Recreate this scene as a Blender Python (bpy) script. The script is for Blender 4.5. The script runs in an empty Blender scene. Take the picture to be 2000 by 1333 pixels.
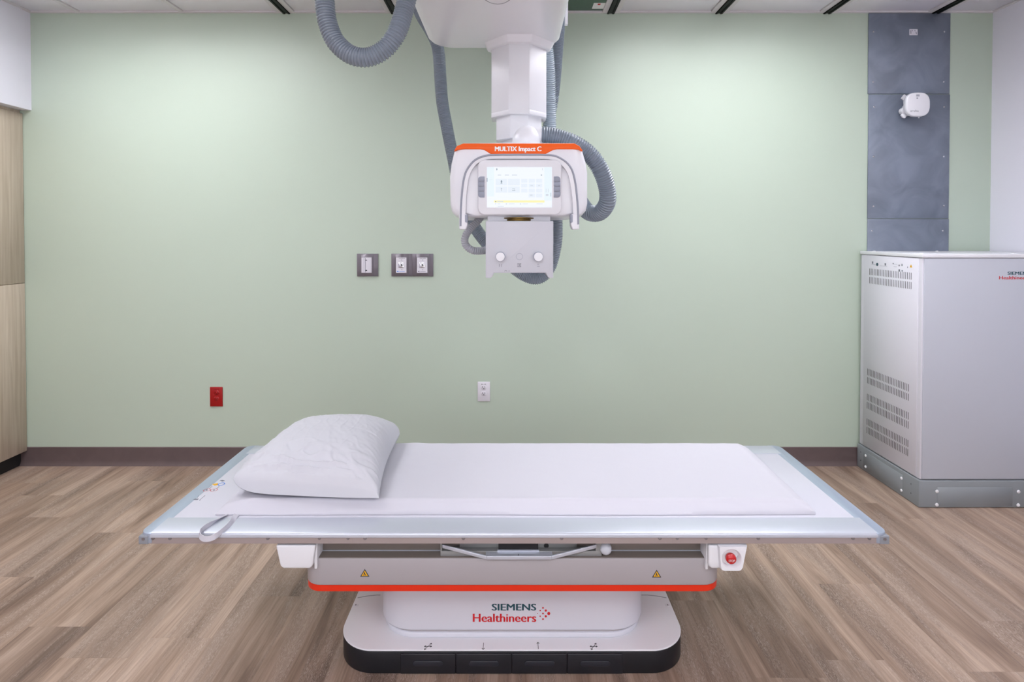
import bpy, bmesh, math, random
from mathutils import Vector, Matrix, noise
random.seed(7)
C = bpy.context.scene.collection
sc = bpy.context.scene

# ---------------------------------------------------------------- camera
F = 1111.0; TILT = math.radians(0.9); EYE = 1.417
PPY = 455 + F*math.tan(TILT)
cam_d = bpy.data.cameras.new('camera'); cam = bpy.data.objects.new('camera', cam_d); C.objects.link(cam)
cam_d.sensor_width = 36; cam_d.lens = 36*F/2000; cam_d.shift_y = (PPY-666.5)/2000
cam.location = (0, 0, EYE); cam.rotation_euler = (math.pi/2-TILT, 0, 0); cam_d.clip_start = 0.05
sc.camera = cam
# ---------------------------------------------------------------- world / view
w = bpy.data.worlds.new('world'); sc.world = w; w.use_nodes = True
w.node_tree.nodes['Background'].inputs[0].default_value = (0.75, 0.8, 0.9, 1)
w.node_tree.nodes['Background'].inputs[1].default_value = 0.3
vs = sc.view_settings; sc.display_settings.display_device = 'sRGB'
vs.view_transform = 'Standard'; vs.look = 'None'; vs.gamma = 1; vs.use_curve_mapping = False
vs.exposure = 0.0
# ceiling lights: x centre, y centre, size x, size y, radiance
LIGHTS = [(-1.68, 2.42, .55, 1.15, 10.5), (1.57, 2.42, .55, 1.15, 11), (-2.29, 2.42, .55, 1.15, 9.5), (.919, 2.42, .55, 1.15, 11),
          (-1.68, -.8, .55, 1.15, 16), (1.57, -.8, .55, 1.15, 16), (-.38, -1.2, .55, 1.15, 16)]
LIGHT_COL = (.98, .985, 1.03)
FILL_RAD = 1.8      # added fill light on the front wall behind the viewpoint
FILL_COL = (.97, .98, 1.0)

# ---------------------------------------------------------------- helpers
def s2l(c):
    return tuple((x/12.92 if x <= .04045 else ((x+.055)/1.055)**2.4) for x in (v/255 for v in c))
def P(px, py, Y):
    u = (px-1000)/F; v = (PPY-py)/F
    a, b, c = u, math.cos(TILT)+v*math.sin(TILT), -math.sin(TILT)+v*math.cos(TILT)
    s = Y/b
    return Vector((a*s, Y, EYE+c*s))
def G(px, py, z):
    u = (px-1000)/F; v = (PPY-py)/F
    a, b, c = u, math.cos(TILT)+v*math.sin(TILT), -math.sin(TILT)+v*math.cos(TILT)
    s = (z-EYE)/c
    return Vector((a*s, b*s, z))
M = {}
def mat(name, col, rough=.5, metal=0, spec=.5, bump=0, bscale=200, emit=None, estr=1, coat=0, mott=0, mscale=4):
    m = bpy.data.materials.new(name); m.use_nodes = True; M[name] = m
    n = m.node_tree.nodes; l = m.node_tree.links; b = n['Principled BSDF']
    c = s2l(col)+(1,)
    b.inputs['Base Color'].default_value = c
    b.inputs['Roughness'].default_value = rough; b.inputs['Metallic'].default_value = metal
    b.inputs['Specular IOR Level'].default_value = spec
    if coat: b.inputs['Coat Weight'].default_value = coat; b.inputs['Coat Roughness'].default_value = .1
    if emit:
        b.inputs['Emission Color'].default_value = s2l(emit)+(1,); b.inputs['Emission Strength'].default_value = estr
    if bump or mott:
        tc = n.new('ShaderNodeTexCoord')
    if bump:
        t = n.new('ShaderNodeTexNoise'); t.inputs['Scale'].default_value = bscale; t.inputs['Detail'].default_value = 3
        l.new(tc.outputs['Object'], t.inputs['Vector'])
        bp = n.new('ShaderNodeBump'); bp.inputs['Strength'].default_value = bump; bp.inputs['Distance'].default_value = .002
        l.new(t.outputs['Fac'], bp.inputs['Height']); l.new(bp.outputs['Normal'], b.inputs['Normal'])
    if mott:
        t = n.new('ShaderNodeTexNoise'); t.inputs['Scale'].default_value = mscale; t.inputs['Detail'].default_value = 6
        t.inputs['Distortion'].default_value = 1.2
        l.new(tc.outputs['Object'], t.inputs['Vector'])
        r = n.new('ShaderNodeValToRGB'); r.color_ramp.elements[0].position = .35; r.color_ramp.elements[1].position = .65
        r.color_ramp.elements[0].color = tuple(x*(1-mott) for x in c[:3])+(1,)
        r.color_ramp.elements[1].color = tuple(min(1, x*(1+mott)) for x in c[:3])+(1,)
        l.new(t.outputs['Fac'], r.inputs['Fac']); l.new(r.outputs['Color'], b.inputs['Base Color'])
    return m
def tagp(o, label=None, cat=None, group=None, kind=None):
    if label: o['label'] = label
    if cat: o['category'] = cat
    if group: o['group'] = group
    if kind: o['kind'] = kind
    return o
def thing(name, label, cat, loc, group=None):
    o = bpy.data.objects.new(name, None); C.objects.link(o); o.location = loc; o.empty_display_size = .05
    return tagp(o, label, cat, group)
def attach(o, parent):
    if parent is not None:
        o.parent = parent
        if parent.parent is None: o.matrix_parent_inverse = Matrix.Translation(-Vector(parent.location))
def finish(bm, angle=35):
    bmesh.ops.recalc_face_normals(bm, faces=bm.faces)
def obj(name, bm, material, parent=None, bevel=0, seg=2, smooth=True, label=None, ang=30):
    bmesh.ops.recalc_face_normals(bm, faces=bm.faces)
    if bevel:
        es = [e for e in bm.edges if len(e.link_faces) == 2 and e.calc_face_angle(0) > math.radians(ang)]
        bmesh.ops.bevel(bm, geom=es, offset=bevel, segments=seg, profile=.5, affect='EDGES', clamp_overlap=True)
    me = bpy.data.meshes.new(name); bm.to_mesh(me); bm.free()
    if smooth:
        me.polygons.foreach_set('use_smooth', [True]*len(me.polygons)); me.set_sharp_from_angle(angle=math.radians(40 if not bevel else 50))
    me.materials.append(M[material] if isinstance(material, str) else material)
    o = bpy.data.objects.new(name, me); C.objects.link(o); attach(o, parent)
    if label: o['label'] = label
    if name in ('print', 'screen_icons', 'screen_side', 'screen_tiles', 'screw_slot', 'rib', 'slot', 'dot_mark', 'hole', 'prohibition_mark', 'tiny_screws', 'cover_seam'): o['kind'] = 'stuff'
    return o
def copy_at(o, delta, parent=None):
    c = o.copy(); C.objects.link(c); c.location = Vector(o.location)+Vector(delta)
    if parent is not None: attach(c, parent)
    return c
def B(): return bmesh.new()
def box(bm, x0, x1, y0, y1, z0, z1):
    v = [bm.verts.new((x, y, z)) for x in (x0, x1) for y in (y0, y1) for z in (z0, z1)]
    for f in ((0,1,3,2),(4,6,7,5),(0,4,5,1),(2,3,7,6),(0,2,6,4),(1,5,7,3)): bm.faces.new([v[i] for i in f])
    return bm
def prism(bm, pts, axis, a0, a1, sc1=None):
    """outline pts (u,v): axis 'y' -> (x,z); 'z' -> (x,y); 'x' -> (y,z)"""
    def mk(p, a):
        return {'y': (p[0], a, p[1]), 'z': (p[0], p[1], a), 'x': (a, p[0], p[1])}[axis]
    q = pts if sc1 is None else sc1
    A = [bm.verts.new(mk(p, a0)) for p in pts]; D = [bm.verts.new(mk(p, a1)) for p in q]
    bm.faces.new(A); bm.faces.new(D[::-1]); n = len(pts)
    for i in range(n): bm.faces.new((A[i], A[(i+1) % n], D[(i+1) % n], D[i]))
    return bm
def rrect(x0, x1, y0, y1, r, n=6, corners=(1,1,1,1)):
    out = []
    for k, (cx, cy, a) in enumerate(((x1-r, y1-r, 0), (x0+r, y1-r, 90), (x0+r, y0+r, 180), (x1-r, y0+r, 270))):
        if not corners[k]:
            out.append([(x1,y1),(x0,y1),(x0,y0),(x1,y0)][k]); continue
        for i in range(n+1):
            t = math.radians(a+90*i/n); out.append((cx+r*math.cos(t), cy+r*math.sin(t)))
    return out
def pxo(pts, Y):
    return [(P(x, y, Y).x, P(x, y, Y).z) for x, y in pts]
def pxr(x0, x1, y0, y1, Y, rpx=0, n=6):
    a = P(x0, y1, Y); b = P(x1, y0, Y)
    if rpx: return rrect(a.x, b.x, a.z, b.z, rpx*Y/F, n)
    return [(a.x, a.z), (b.x, a.z), (b.x, b.z), (a.x, b.z)]
def cyl(bm, c, axis, r, h, n=20, r2=None):
    """axis vector, from c to c+axis*h"""
    a = Vector(axis).normalized(); t = a.orthogonal().normalized(); b = a.cross(t); c = Vector(c)
    r2 = r if r2 is None else r2
    A = [bm.verts.new(c+t*r*math.cos(2*math.pi*i/n)+b*r*math.sin(2*math.pi*i/n)) for i in range(n)]
    D = [bm.verts.new(c+a*h+t*r2*math.cos(2*math.pi*i/n)+b*r2*math.sin(2*math.pi*i/n)) for i in range(n)]
    bm.faces.new(A[::-1]); bm.faces.new(D)
    for i in range(n): bm.faces.new((A[i], A[(i+1) % n], D[(i+1) % n], D[i]))
    return bm
def lathe(bm, c, axis, prof, n=24):
    """prof: list of (r, h) along axis"""
    a = Vector(axis).normalized(); t = a.orthogonal().normalized(); b = a.cross(t); c = Vector(c); rings = []
    for r, h in prof:
        rings.append([bm.verts.new(c+a*h+t*r*math.cos(2*math.pi*i/n)+b*r*math.sin(2*math.pi*i/n)) for i in range(n)])
    for A, D in zip(rings, rings[1:]):
        for i in range(n): bm.faces.new((A[i], A[(i+1) % n], D[(i+1) % n], D[i]))
    bm.faces.new(rings[0][::-1]); bm.faces.new(rings[-1])
    return bm
def catmull(pts, step):
    pts = [Vector(p) for p in pts]; pts = [2*pts[0]-pts[1]]+pts+[2*pts[-1]-pts[-2]]
    dense = []
    for i in range(1, len(pts)-2):
        p0, p1, p2, p3 = pts[i-1:i+3]
        for k in range(30):
            t = k/30
            dense.append(.5*((2*p1)+(-p0+p2)*t+(2*p0-5*p1+4*p2-p3)*t*t+(-p0+3*p1-3*p2+p3)*t**3))
    dense.append(pts[-2])
    out = [dense[0]]; acc = 0
    for a, b in zip(dense, dense[1:]):
        d = (b-a).length
        if d < 1e-9: continue
        while acc+d >= step:
            t = (step-acc)/d; a = a.lerp(b, t); out.append(a.copy()); d = (b-a).length; acc = 0
            if d < 1e-9: break
        acc += d
    return out
def sweep(bm, pts, radf, n=16, cap=True):
    t0 = (pts[1]-pts[0]).normalized(); u = t0.orthogonal().normalized(); rings = []
    for i, p in enumerate(pts):
        t = (pts[min(i+1, len(pts)-1)]-pts[max(i-1, 0)]).normalized()
        u = (u-t*u.dot(t)).normalized(); v = t.cross(u); r = radf(i)
        rings.append([bm.verts.new(p+(u*math.cos(2*math.pi*k/n)+v*math.sin(2*math.pi*k/n))*r) for k in range(n)])
    for A, D in zip(rings, rings[1:]):
        for i in range(n): bm.faces.new((A[i], A[(i+1) % n], D[(i+1) % n], D[i]))
    if cap: bm.faces.new(rings[0][::-1]); bm.faces.new(rings[-1])
    return bm
def hose(name, pts, r, pitch, parent, material='hose', amp=None, label=None):
    amp = r*.14 if amp is None else amp
    path = catmull(pts, pitch/6)
    prof = [1, .92, .55, 0, .0, .72]
    return obj(name, sweep(B(), path, lambda i: r-amp*(1-prof[i % 6]), 18), material, parent, label=label)
def text(name, body, org, ud, vd, wd, ht, material, parent, bold=0.0, ex=.0004, label=None):
    """lettering fitted in a box: org = lower left corner, ud/vd unit directions"""
    cu = bpy.data.curves.new(name, 'FONT'); cu.body = body; cu.size = 1; cu.resolution_u = 3
    tmp = bpy.data.objects.new(name, cu); C.objects.link(tmp)
    dg = bpy.context.evaluated_depsgraph_get(); me = bpy.data.meshes.new_from_object(tmp.evaluated_get(dg))
    bpy.data.objects.remove(tmp); me.name = name
    xs = [v.co.x for v in me.vertices]; ys = [v.co.y for v in me.vertices]
    x0, x1, y0, y1 = min(xs), max(xs), min(ys), max(ys)
    org = Vector(org); ud = Vector(ud); vd = Vector(vd); nd = ud.cross(vd)
    for v in me.vertices:
        v.co = org+ud*((v.co.x-x0)/(x1-x0)*wd)+vd*((v.co.y-y0)/(y1-y0)*ht)+nd*ex
    if bold:    # heavier strokes: the same outlines set again a hair to each side
        v0 = [v.co.copy() for v in me.vertices]; f0 = [tuple(p.vertices) for p in me.polygons]; vs_, fs_ = [], []
        for k, dx in enumerate((-bold*ht, 0, bold*ht)):
            vs_ += [c+ud*dx+nd*(.00005*k) for c in v0]; fs_ += [tuple(i+k*len(v0) for i in f) for f in f0]
        me = bpy.data.meshes.new(name); me.from_pydata(vs_, [], fs_)
    me.materials.clear(); me.materials.append(M[material])
    o = bpy.data.objects.new(name, me); C.objects.link(o); attach(o, parent)
    if label: o['label'] = label
    return o
def textpx(name, body, x0, x1, y0, y1, Y, material, parent, bold=0.0, ex=.0004):
    a = P(x0, y1, Y); b = P(x1, y0, Y)
    return text(name, body, a, (1,0,0), (0,0,1), b.x-a.x, b.z-a.z, material, parent, bold, ex)
def segs(bm, lines, org, ud, vd, wd, ex=.0005):
    """flat strokes: lines of ((u0,v0),(u1,v1)) on the plane org,ud,vd"""
    org = Vector(org); ud = Vector(ud); vd = Vector(vd); nd = ud.cross(vd)
    for (a, b) in lines:
        p = org+ud*a[0]+vd*a[1]; q = org+ud*b[0]+vd*b[1]; d = (q-p).normalized(); s = nd.cross(d)*wd/2
        lo = [bm.verts.new(x) for x in (p-s, q-s, q+s, p+s)]; hi = [bm.verts.new(x+nd*ex) for x in (p-s, q-s, q+s, p+s)]
        bm.faces.new(hi); bm.faces.new(lo[::-1])
        for i in range(4): bm.faces.new((lo[i], lo[(i+1) % 4], hi[(i+1) % 4], hi[i]))
    return bm
def struct(name, bm, m, parent=None, bevel=0, label=None):
    o = obj(name, bm, m, parent, bevel)
    if parent is None: o['kind'] = 'structure'
    if label: o['label'] = label
    return o

# ---------------------------------------------------------------- materials
mat('wall_green', (187, 202, 186), .42, spec=.5, bump=.12, bscale=260)
mat('wall_white', (235, 234, 245), .55, bump=.08, bscale=260)
mat('tile_white', (244, 241, 249), .8, bump=.3, bscale=500)
mat('grid_white', (222, 219, 222), .5)
mat('ceiling_void', (70, 70, 72), .8)
mat('strut_black', (14, 22, 20), .45, metal=.3)
mat('panel_green', (70, 98, 84), .35)
mat('base_brown', (98, 84, 84), .42, mott=.06, mscale=9)
mat('white_paint', (230, 231, 236), .32)
mat('white_shell', (234, 235, 241), .28, coat=.15)
mat('grey_white', (225, 226, 232), .38)
mat('lift_grey', (168, 163, 166), .4)
mat('pedestal_white', (215, 216, 225), .35)
mat('gap_dark', (28, 28, 32), .6)
mat('orange', (246, 96, 0), .4, spec=.35)
mat('orange_red', (222, 42, 0), .4)
mat('hose', (131, 142, 155), .25, spec=.7)
mat('hose_light', (168, 182, 194), .25, spec=.6)
mat('knob_grey', (200, 204, 214), .3)
mat('hose_dark', (160, 162, 170), .3)
mat('trim_grey', (150, 154, 168), .4)
mat('key_grey', (150, 156, 172), .45)
mat('base_black', (20, 22, 28), .42)
mat('pedal_black', (25, 27, 34), .38)
mat('pedal_pill', (34, 37, 46), .3)
mat('collimator_grey', (201, 203, 212), .38)
mat('alu', (197, 202, 213), .32, metal=.35)
mat('alu_side', (176, 188, 206), .3, metal=.45)
mat('alu_front', (178, 168, 168), .35, metal=.5)
mat('tabletop', (208, 208, 219), .3)
mat('corner_grey', (140, 144, 152), .45)
mat('screw', (150, 148, 152), .3, metal=.8)
mat('screw_white', (235, 235, 238), .35)
mat('cloth', (204, 203, 212), .85, bump=.15, bscale=900)
mat('cloth_pillow', (205, 206, 213), .9, bump=.12, bscale=30)
mat('skirt_shaded', (180, 175, 178), .45)  # shadow under the pedestal's overhang put into the skirt colour
mat('beige_shaded', (128, 118, 112), .5)  # beige darkened for the shade under the tabletop
mat('tray_grey', (150, 152, 152), .4, metal=.3)
mat('red', (196, 4, 12), .3, coat=.4)
mat('red_plate', (160, 4, 6), .35)
mat('red_dark', (80, 2, 4), .6)
mat('ink', (44, 46, 54), .6)
mat('print_grey', (168, 170, 180), .6)
mat('ink_soft', (120, 122, 134), .6)
mat('teal_ink', (28, 74, 86), .5)
mat('red_ink', (200, 14, 24), .5)
mat('white_ink', (245, 245, 245), .5)
mat('yellow', (236, 178, 18), .5)
mat('blue', (40, 130, 220), .5)
mat('sheet_metal', (124, 133, 149), .4, metal=.15, mott=.16, mscale=5)
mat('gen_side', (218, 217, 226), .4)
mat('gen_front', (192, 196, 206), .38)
mat('gen_plinth', (140, 146, 150), .4)
mat('plate_taupe', (122, 116, 124), .35, metal=.2)
mat('plate_white', (222, 220, 228), .35)
mat('chrome', (200, 200, 205), .15, metal=1)
mat('brass', (120, 96, 50), .3, metal=.9)
mat('screen', (0, 0, 0), .3, emit=(238, 243, 252))
mat('screen_tile', (0, 0, 0), .3, emit=(226, 234, 244))
mat('screen_blue', (0, 0, 0), .3, emit=(228, 240, 250))
mat('screen_yellow', (0, 0, 0), .3, emit=(246, 238, 172))
mat('screen_ink', (0, 0, 0), .3, emit=(110, 130, 145))
mat('screen_faint', (0, 0, 0), .3, emit=(205, 212, 222))
mat('toe_black', (26, 26, 28), .5)
mat('diffuser', (0, 0, 0), .5)
def diffuser(rad):
    m = bpy.data.materials.new('lamp_diffuser'); m.use_nodes = True; b = m.node_tree.nodes['Principled BSDF']
    b.inputs['Base Color'].default_value = (.8,.8,.8,1)
    b.inputs['Emission Color'].default_value = LIGHT_COL+(1,); b.inputs['Emission Strength'].default_value = rad
    return m
def wood_floor():
    m = bpy.data.materials.new('vinyl_plank'); m.use_nodes = True; M['floor'] = m
    n = m.node_tree.nodes; l = m.node_tree.links; b = n['Principled BSDF']
    tc = n.new('ShaderNodeTexCoord'); oi = n.new('ShaderNodeObjectInfo')
    mu = n.new('ShaderNodeMath'); mu.operation = 'MULTIPLY'; mu.inputs[1].default_value = 57; l.new(oi.outputs['Random'], mu.inputs[0])
    cb = n.new('ShaderNodeCombineXYZ')
    for i in range(3): l.new(mu.outputs[0], cb.inputs[i])
    ad = n.new('ShaderNodeVectorMath'); ad.operation = 'ADD'; l.new(tc.outputs['Object'], ad.inputs[0]); l.new(cb.outputs[0], ad.inputs[1])
    def noise_(sx, sy, sc_, det=4, dist=0, rough=.55):
        mp = n.new('ShaderNodeMapping'); mp.inputs['Scale'].default_value = (sx, sy, 1); l.new(ad.outputs[0], mp.inputs[0])
        t = n.new('ShaderNodeTexNoise'); t.inputs['Scale'].default_value = sc_; t.inputs['Detail'].default_value = det
        t.inputs['Distortion'].default_value = dist; t.inputs['Roughness'].default_value = rough
        l.new(mp.outputs[0], t.inputs['Vector']); return t
    def ramp(src, els):
        r = n.new('ShaderNodeValToRGB'); cr = r.color_ramp
        cr.elements[0].position, cr.elements[0].color = els[0][0], els[0][1]
        cr.elements[1].position, cr.elements[1].color = els[-1][0], els[-1][1]
        for p, c in els[1:-1]:
            e = cr.elements.new(p); e.color = c
        l.new(src, r.inputs[0]); return r
    def mix(a, bb, fac, mode='MIX'):
        x = n.new('ShaderNodeMix'); x.data_type = 'RGBA'; x.blend_type = mode
        for s, k in ((a, 6), (bb, 7)):
            if isinstance(s, tuple): x.inputs[k].default_value = s
            else: l.new(s, x.inputs[k])
        if isinstance(fac, float): x.inputs[0].default_value = fac
        else: l.new(fac, x.inputs[0])
        return x.outputs[2]
    L = lambda *c: s2l(c)+(1,)
    broad = noise_(9, .9, 1.0, 5, .8, .6)
    base = ramp(broad.outputs['Fac'], [(.32, L(112, 93, 81)), (.45, L(148, 126, 111)), (.55, L(168, 146, 130)), (.68, L(186, 165, 150))])
    fine = noise_(170, 5, 1.0, 3, .2)
    fr = ramp(fine.outputs['Fac'], [(.3, (.80,.79,.78,1)), (.7, (1.1,1.1,1.1,1))])
    col = mix(base.outputs[0], fr.outputs[0], 1.0, 'MULTIPLY')
    # limed grain lines following cathedral figures
    mp = n.new('ShaderNodeMapping'); mp.inputs['Scale'].default_value = (1, .16, 1); l.new(ad.outputs[0], mp.inputs[0])
    wv = n.new('ShaderNodeTexWave'); wv.wave_type = 'BANDS'; wv.bands_direction = 'X'
    wv.inputs['Scale'].default_value = 95; wv.inputs['Distortion'].default_value = 22; wv.inputs['Detail'].default_value = 2
    wv.inputs['Detail Scale'].default_value = 1.2; wv.inputs['Detail Roughness'].default_value = .6; l.new(mp.outputs[0], wv.inputs[0])
    wr = ramp(wv.outputs['Fac'], [(.60, (0,0,0,1)), (.95, (1,1,1,1))])
    mk = noise_(12, 1.3, 1.0, 3, 1.0); mr = ramp(mk.outputs['Fac'], [(.44, (0,0,0,1)), (.60, (1,1,1,1))])
    mm = n.new('ShaderNodeMath'); mm.operation = 'MULTIPLY'; l.new(wr.outputs[0], mm.inputs[0]); l.new(mr.outputs[0], mm.inputs[1])
    m2 = n.new('ShaderNodeMath'); m2.operation = 'MULTIPLY'; l.new(mm.outputs[0], m2.inputs[0]); m2.inputs[1].default_value = .45
    # darker bed under the limed areas
    m3 = n.new('ShaderNodeMath'); m3.operation = 'MULTIPLY'; l.new(mr.outputs[0], m3.inputs[0]); m3.inputs[1].default_value = .32
    col = mix(col, L(112, 96, 86), m3.outputs[0])
    col = mix(col, L(206, 190, 180), m2.outputs[0])
    # plank to plank tone
    pr = ramp(oi.outputs['Random'], [(0, (.97,.96,.96,1)), (1, (1.14,1.12,1.1,1))])
    col = mix(col, pr.outputs[0], 1.0, 'MULTIPLY')
    l.new(col, b.inputs['Base Color']); b.inputs['Roughness'].default_value = .42; b.inputs['Specular IOR Level'].default_value = .4
    bp = n.new('ShaderNodeBump'); bp.inputs['Strength'].default_value = .25; bp.inputs['Distance'].default_value = .001
    l.new(fine.outputs['Fac'], bp.inputs['Height']); l.new(bp.outputs[0], b.inputs['Normal'])
wood_floor()
def wood_cab():
    m = bpy.data.materials.new('light_laminate'); m.use_nodes = True; M['cab_wood'] = m
    n = m.node_tree.nodes; l = m.node_tree.links; b = n['Principled BSDF']
    tc = n.new('ShaderNodeTexCoord'); mp = n.new('ShaderNodeMapping'); mp.inputs['Scale'].default_value = (60, 60, 2.2)
    l.new(tc.outputs['Object'], mp.inputs[0]); t = n.new('ShaderNodeTexNoise'); t.inputs['Scale'].default_value = 1; t.inputs['Detail'].default_value = 5
    t.inputs['Distortion'].default_value = .6; l.new(mp.outputs[0], t.inputs['Vector'])
    r = n.new('ShaderNodeValToRGB'); r.color_ramp.elements[0].position = .3; r.color_ramp.elements[1].position = .7
    r.color_ramp.elements[0].color = s2l((196, 178, 158))+(1,); r.color_ramp.elements[1].color = s2l((218, 203, 186))+(1,)
    l.new(t.outputs['Fac'], r.inputs[0]); l.new(r.outputs[0], b.inputs['Base Color']); b.inputs['Roughness'].default_value = .45
wood_cab()

# ---------------------------------------------------------------- room
XL, XR, YB, YF, ZC = -2.9, 2.895, 3.446, -2.7, 2.745
XLW = -3.6
struct('wall_back', box(B(), XLW-.1, XR+.1, YB, YB+.1, -.05, ZC+.15), 'wall_green')
struct('wall_right', box(B(), XR, XR+.1, YF, YB, -.05, ZC+.15), 'wall_white')
wl = struct('wall_left', box(B(), XLW-.1, XLW, YF, YB, -.05, ZC+.15), 'wall_white')
struct('wall_front', box(B(), XLW-.1, XR+.1, YF-.1, YF, -.05, ZC+.15), 'wall_white')
o = obj('soffit', box(B(), XLW, XL, YF, YB, 2.156, ZC+.02), 'wall_white', wl, label='white dropped soffit above the tall cabinet')
# ceiling
ce = struct('ceiling', box(B(), XLW, XR, YF, YB, ZC+.08, ZC+.14), 'ceiling_void')
STR = [round(.594+.65*k, 3) for k in range(-3, 4)]
TB = [-2.6, -1.98]
def grid_bar(x0, x1, y0, y1, z0=ZC-.006, z1=ZC+.012, m='grid_white', name='grid_bar'):
    return obj(name, box(B(), x0, x1, y0, y1, z0, z1), m, ce)
grid_bar(XL, XR, YB-.022, YB)
grid_bar(XL, XL+.02, YF, YB-.022); grid_bar(XR-.02, XR, YF, YB-.022)
for x in TB: grid_bar(x-.013, x+.013, YF, YB-.022)
for x in STR:
    for s in (-1, 1):
        a, b_ = sorted((x+s*.0205, x+s*.052)); grid_bar(a, b_, YF, YB-.022)
    bm = B(); box(bm, x-.0205, x-.017, YF, YB-.001, ZC-.012, ZC+.03); box(bm, x+.017, x+.0205, YF, YB-.001, ZC-.012, ZC+.03)
    box(bm, x-.0205, x-.009, YF, YB-.001, ZC-.012, ZC-.009); box(bm, x+.009, x+.0205, YF, YB-.001, ZC-.012, ZC-.009)
    box(bm, x-.017, x+.017, YF, YB-.001, ZC-.0075, ZC+.012)
    obj('strut_channel', bm, 'strut_black', ce)
edges = [(XL+.02, TB[0]-.013), (TB[0]+.013, TB[1]-.013), (TB[1]+.013, STR[0]-.052)]
edges += [(a+.052, b_-.052) for a, b_ in zip(STR, STR[1:])]+[(STR[-1]+.052, XR-.02)]
def light_span(xa, xb):
    return [(l[1]-l[3]/2, l[1]+l[3]/2) for l in LIGHTS if xa < l[0] < xb]
for bi, (a, b_) in enumerate(edges):
    y = YB-.022
    while y > YF+.1:
        y2 = max(y-1.2, YF); lit = False
        for (l0, l1) in light_span(a, b_):
            if abs(y-l1) < .03: y2 = l0; lit = True
            elif y2 < l1 < y: y2 = l1
        if not lit:
            g = .0025
            m = 'panel_green' if (bi == 5 and y > 3) else 'tile_white'
            zz = ZC+.001
            if m == 'panel_green':
                gp = obj('ceiling_panel', box(B(), a+g, b_-g, y2+g, y-g, zz, ZC+.012), m, ce, label='dark green ceiling panel beside the overhead carriage')
            else:
                obj('ceiling_tile', box(B(), a+g, b_-g, y2+g, y-g, zz, ZC+.012), m, ce, bevel=.0012, seg=1)
        y = y2
        if y > YF+.1 and not lit and not any(abs(y-e) < .03 for sp_ in light_span(a, b_) for e in sp_): grid_bar(a, b_, y-.013, y+.013, ZC-.005)
# label on the green panel
a = G(1156, 17, ZC+.0005); b_ = G(1190, 6, ZC+.0005)
bm = B(); box(bm, a.x, b_.x, b_.y, a.y, ZC-.0005, ZC+.001); lb = obj('label_sticker', bm, 'white_ink', ce, label='white sticker with two red marks')
for px in (1170, 1187):
    p = G(px, 9, ZC-.001); obj('red_mark', box(B(), p.x-.008, p.x+.008, p.y-.012, p.y+.008, ZC-.001, ZC-.0005), 'red_ink', lb)
# ceiling lights (real fixtures, just outside the frame)
for i, (x, y, sx, sy, rad) in enumerate(LIGHTS):
    lab = ['louvred ceiling light left of the x-ray carriage, the one nearer to it', 'louvred ceiling light right of the x-ray carriage, the one nearer the right wall',
           'louvred ceiling light beside the soffit, farther from the x-ray carriage', 'louvred ceiling light right beside the x-ray carriage',
           'recessed ceiling light on the left behind the viewpoint', 'recessed ceiling light on the right behind the viewpoint', 'recessed ceiling light in the middle behind the viewpoint'][i]
    t = thing('ceiling_light', lab, 'light', (x, y, ZC-.004), 'recessed ceiling lights')
    fr = B(); hx, hy = sx/2, sy/2
    box(fr, x-hx, x+hx, y-hy, y-hy+.02, ZC-.004, ZC+.01); box(fr, x-hx, x+hx, y+hy-.02, y+hy, ZC-.004, ZC+.01)
    box(fr, x-hx, x-hx+.02, y-hy+.02, y+hy-.02, ZC-.004, ZC+.01); box(fr, x+hx-.02, x+hx, y-hy+.02, y+hy-.02, ZC-.004, ZC+.01)
    obj('frame', fr, 'grid_white', t)
    zd = ZC+.06 if y > 1 else ZC
    obj('diffuser', box(B(), x-hx+.02, x+hx-.02, y-hy+.02, y+hy-.02, zd, zd+.008), diffuser(rad), t)
    if y > 1:       # parabolic louvre blades below the lamps
        fx, fy = hx-.02, hy-.02
        hb = B(); box(hb, x-hx, x-fx, y-hy, y+hy, ZC+.01, zd+.01); box(hb, x+fx, x+hx, y-hy, y+hy, ZC+.01, zd+.01)
        box(hb, x-fx, x+fx, y-hy, y-fy, ZC+.01, zd+.01); box(hb, x-fx, x+fx, y+fy, y+hy, ZC+.01, zd+.01); obj('housing', hb, 'grid_white', t)
        for k in range(1, 5):
            xx = x-fx+2*fx*k/5; obj('louvre_blade', box(B(), xx-.001, xx+.001, y-fy, y+fy, ZC+.002, ZC+.020), 'grid_white', t)
        for k in range(1, 10):
            yy = y-fy+2*fy*k/10; obj('louvre_blade', box(B(), x-fx, x+fx, yy-.001, yy+.001, ZC+.002, ZC+.020), 'grid_white', t)
# floor planks
fl = struct('floor', box(B(), XLW, XR, YF, YB, -.06, -.006), 'toe_black')
PW, PL, GAP = .2286, .905, .00012
joint = {-9: None}
known = {-2.195: 3.2245, -1.966: 2.665, -1.738: 2.023, -1.28: 1.966, -2.424: 2.81, 1.234: 2.273, 1.006: 1.864, 1.692: 2.053, 1.463: 1.813, 1.92: 2.797}
cache = {}
x = -1.509-PW*10
while x < XR:
    xa, xb = max(x, XLW), min(x+PW, XR)
    if xb-xa > .003:
        y = random.uniform(0, PL)
        for kx, ky in known.items():
            if abs(kx-x) < .03: y = ky
        while y > YF: y -= PL
        while y < YB:
            ya, yb = max(y, YF), min(y+PL, YB)
            if yb-ya > .003:
                key = (round(xb-xa, 3), round(yb-ya, 3))
                if key not in cache:
                    bm = B(); W_, L_ = xb-xa, yb-ya
                    box(bm, GAP, W_-GAP, GAP, L_-GAP, -.006, 0)
                    po = obj('floor_plank', bm, 'floor', fl, smooth=False); cache[key] = po
                else:
                    po = cache[key].copy(); C.objects.link(po)
                po.location = (xa, ya, 0)
            y += PL
    x += PW
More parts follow.
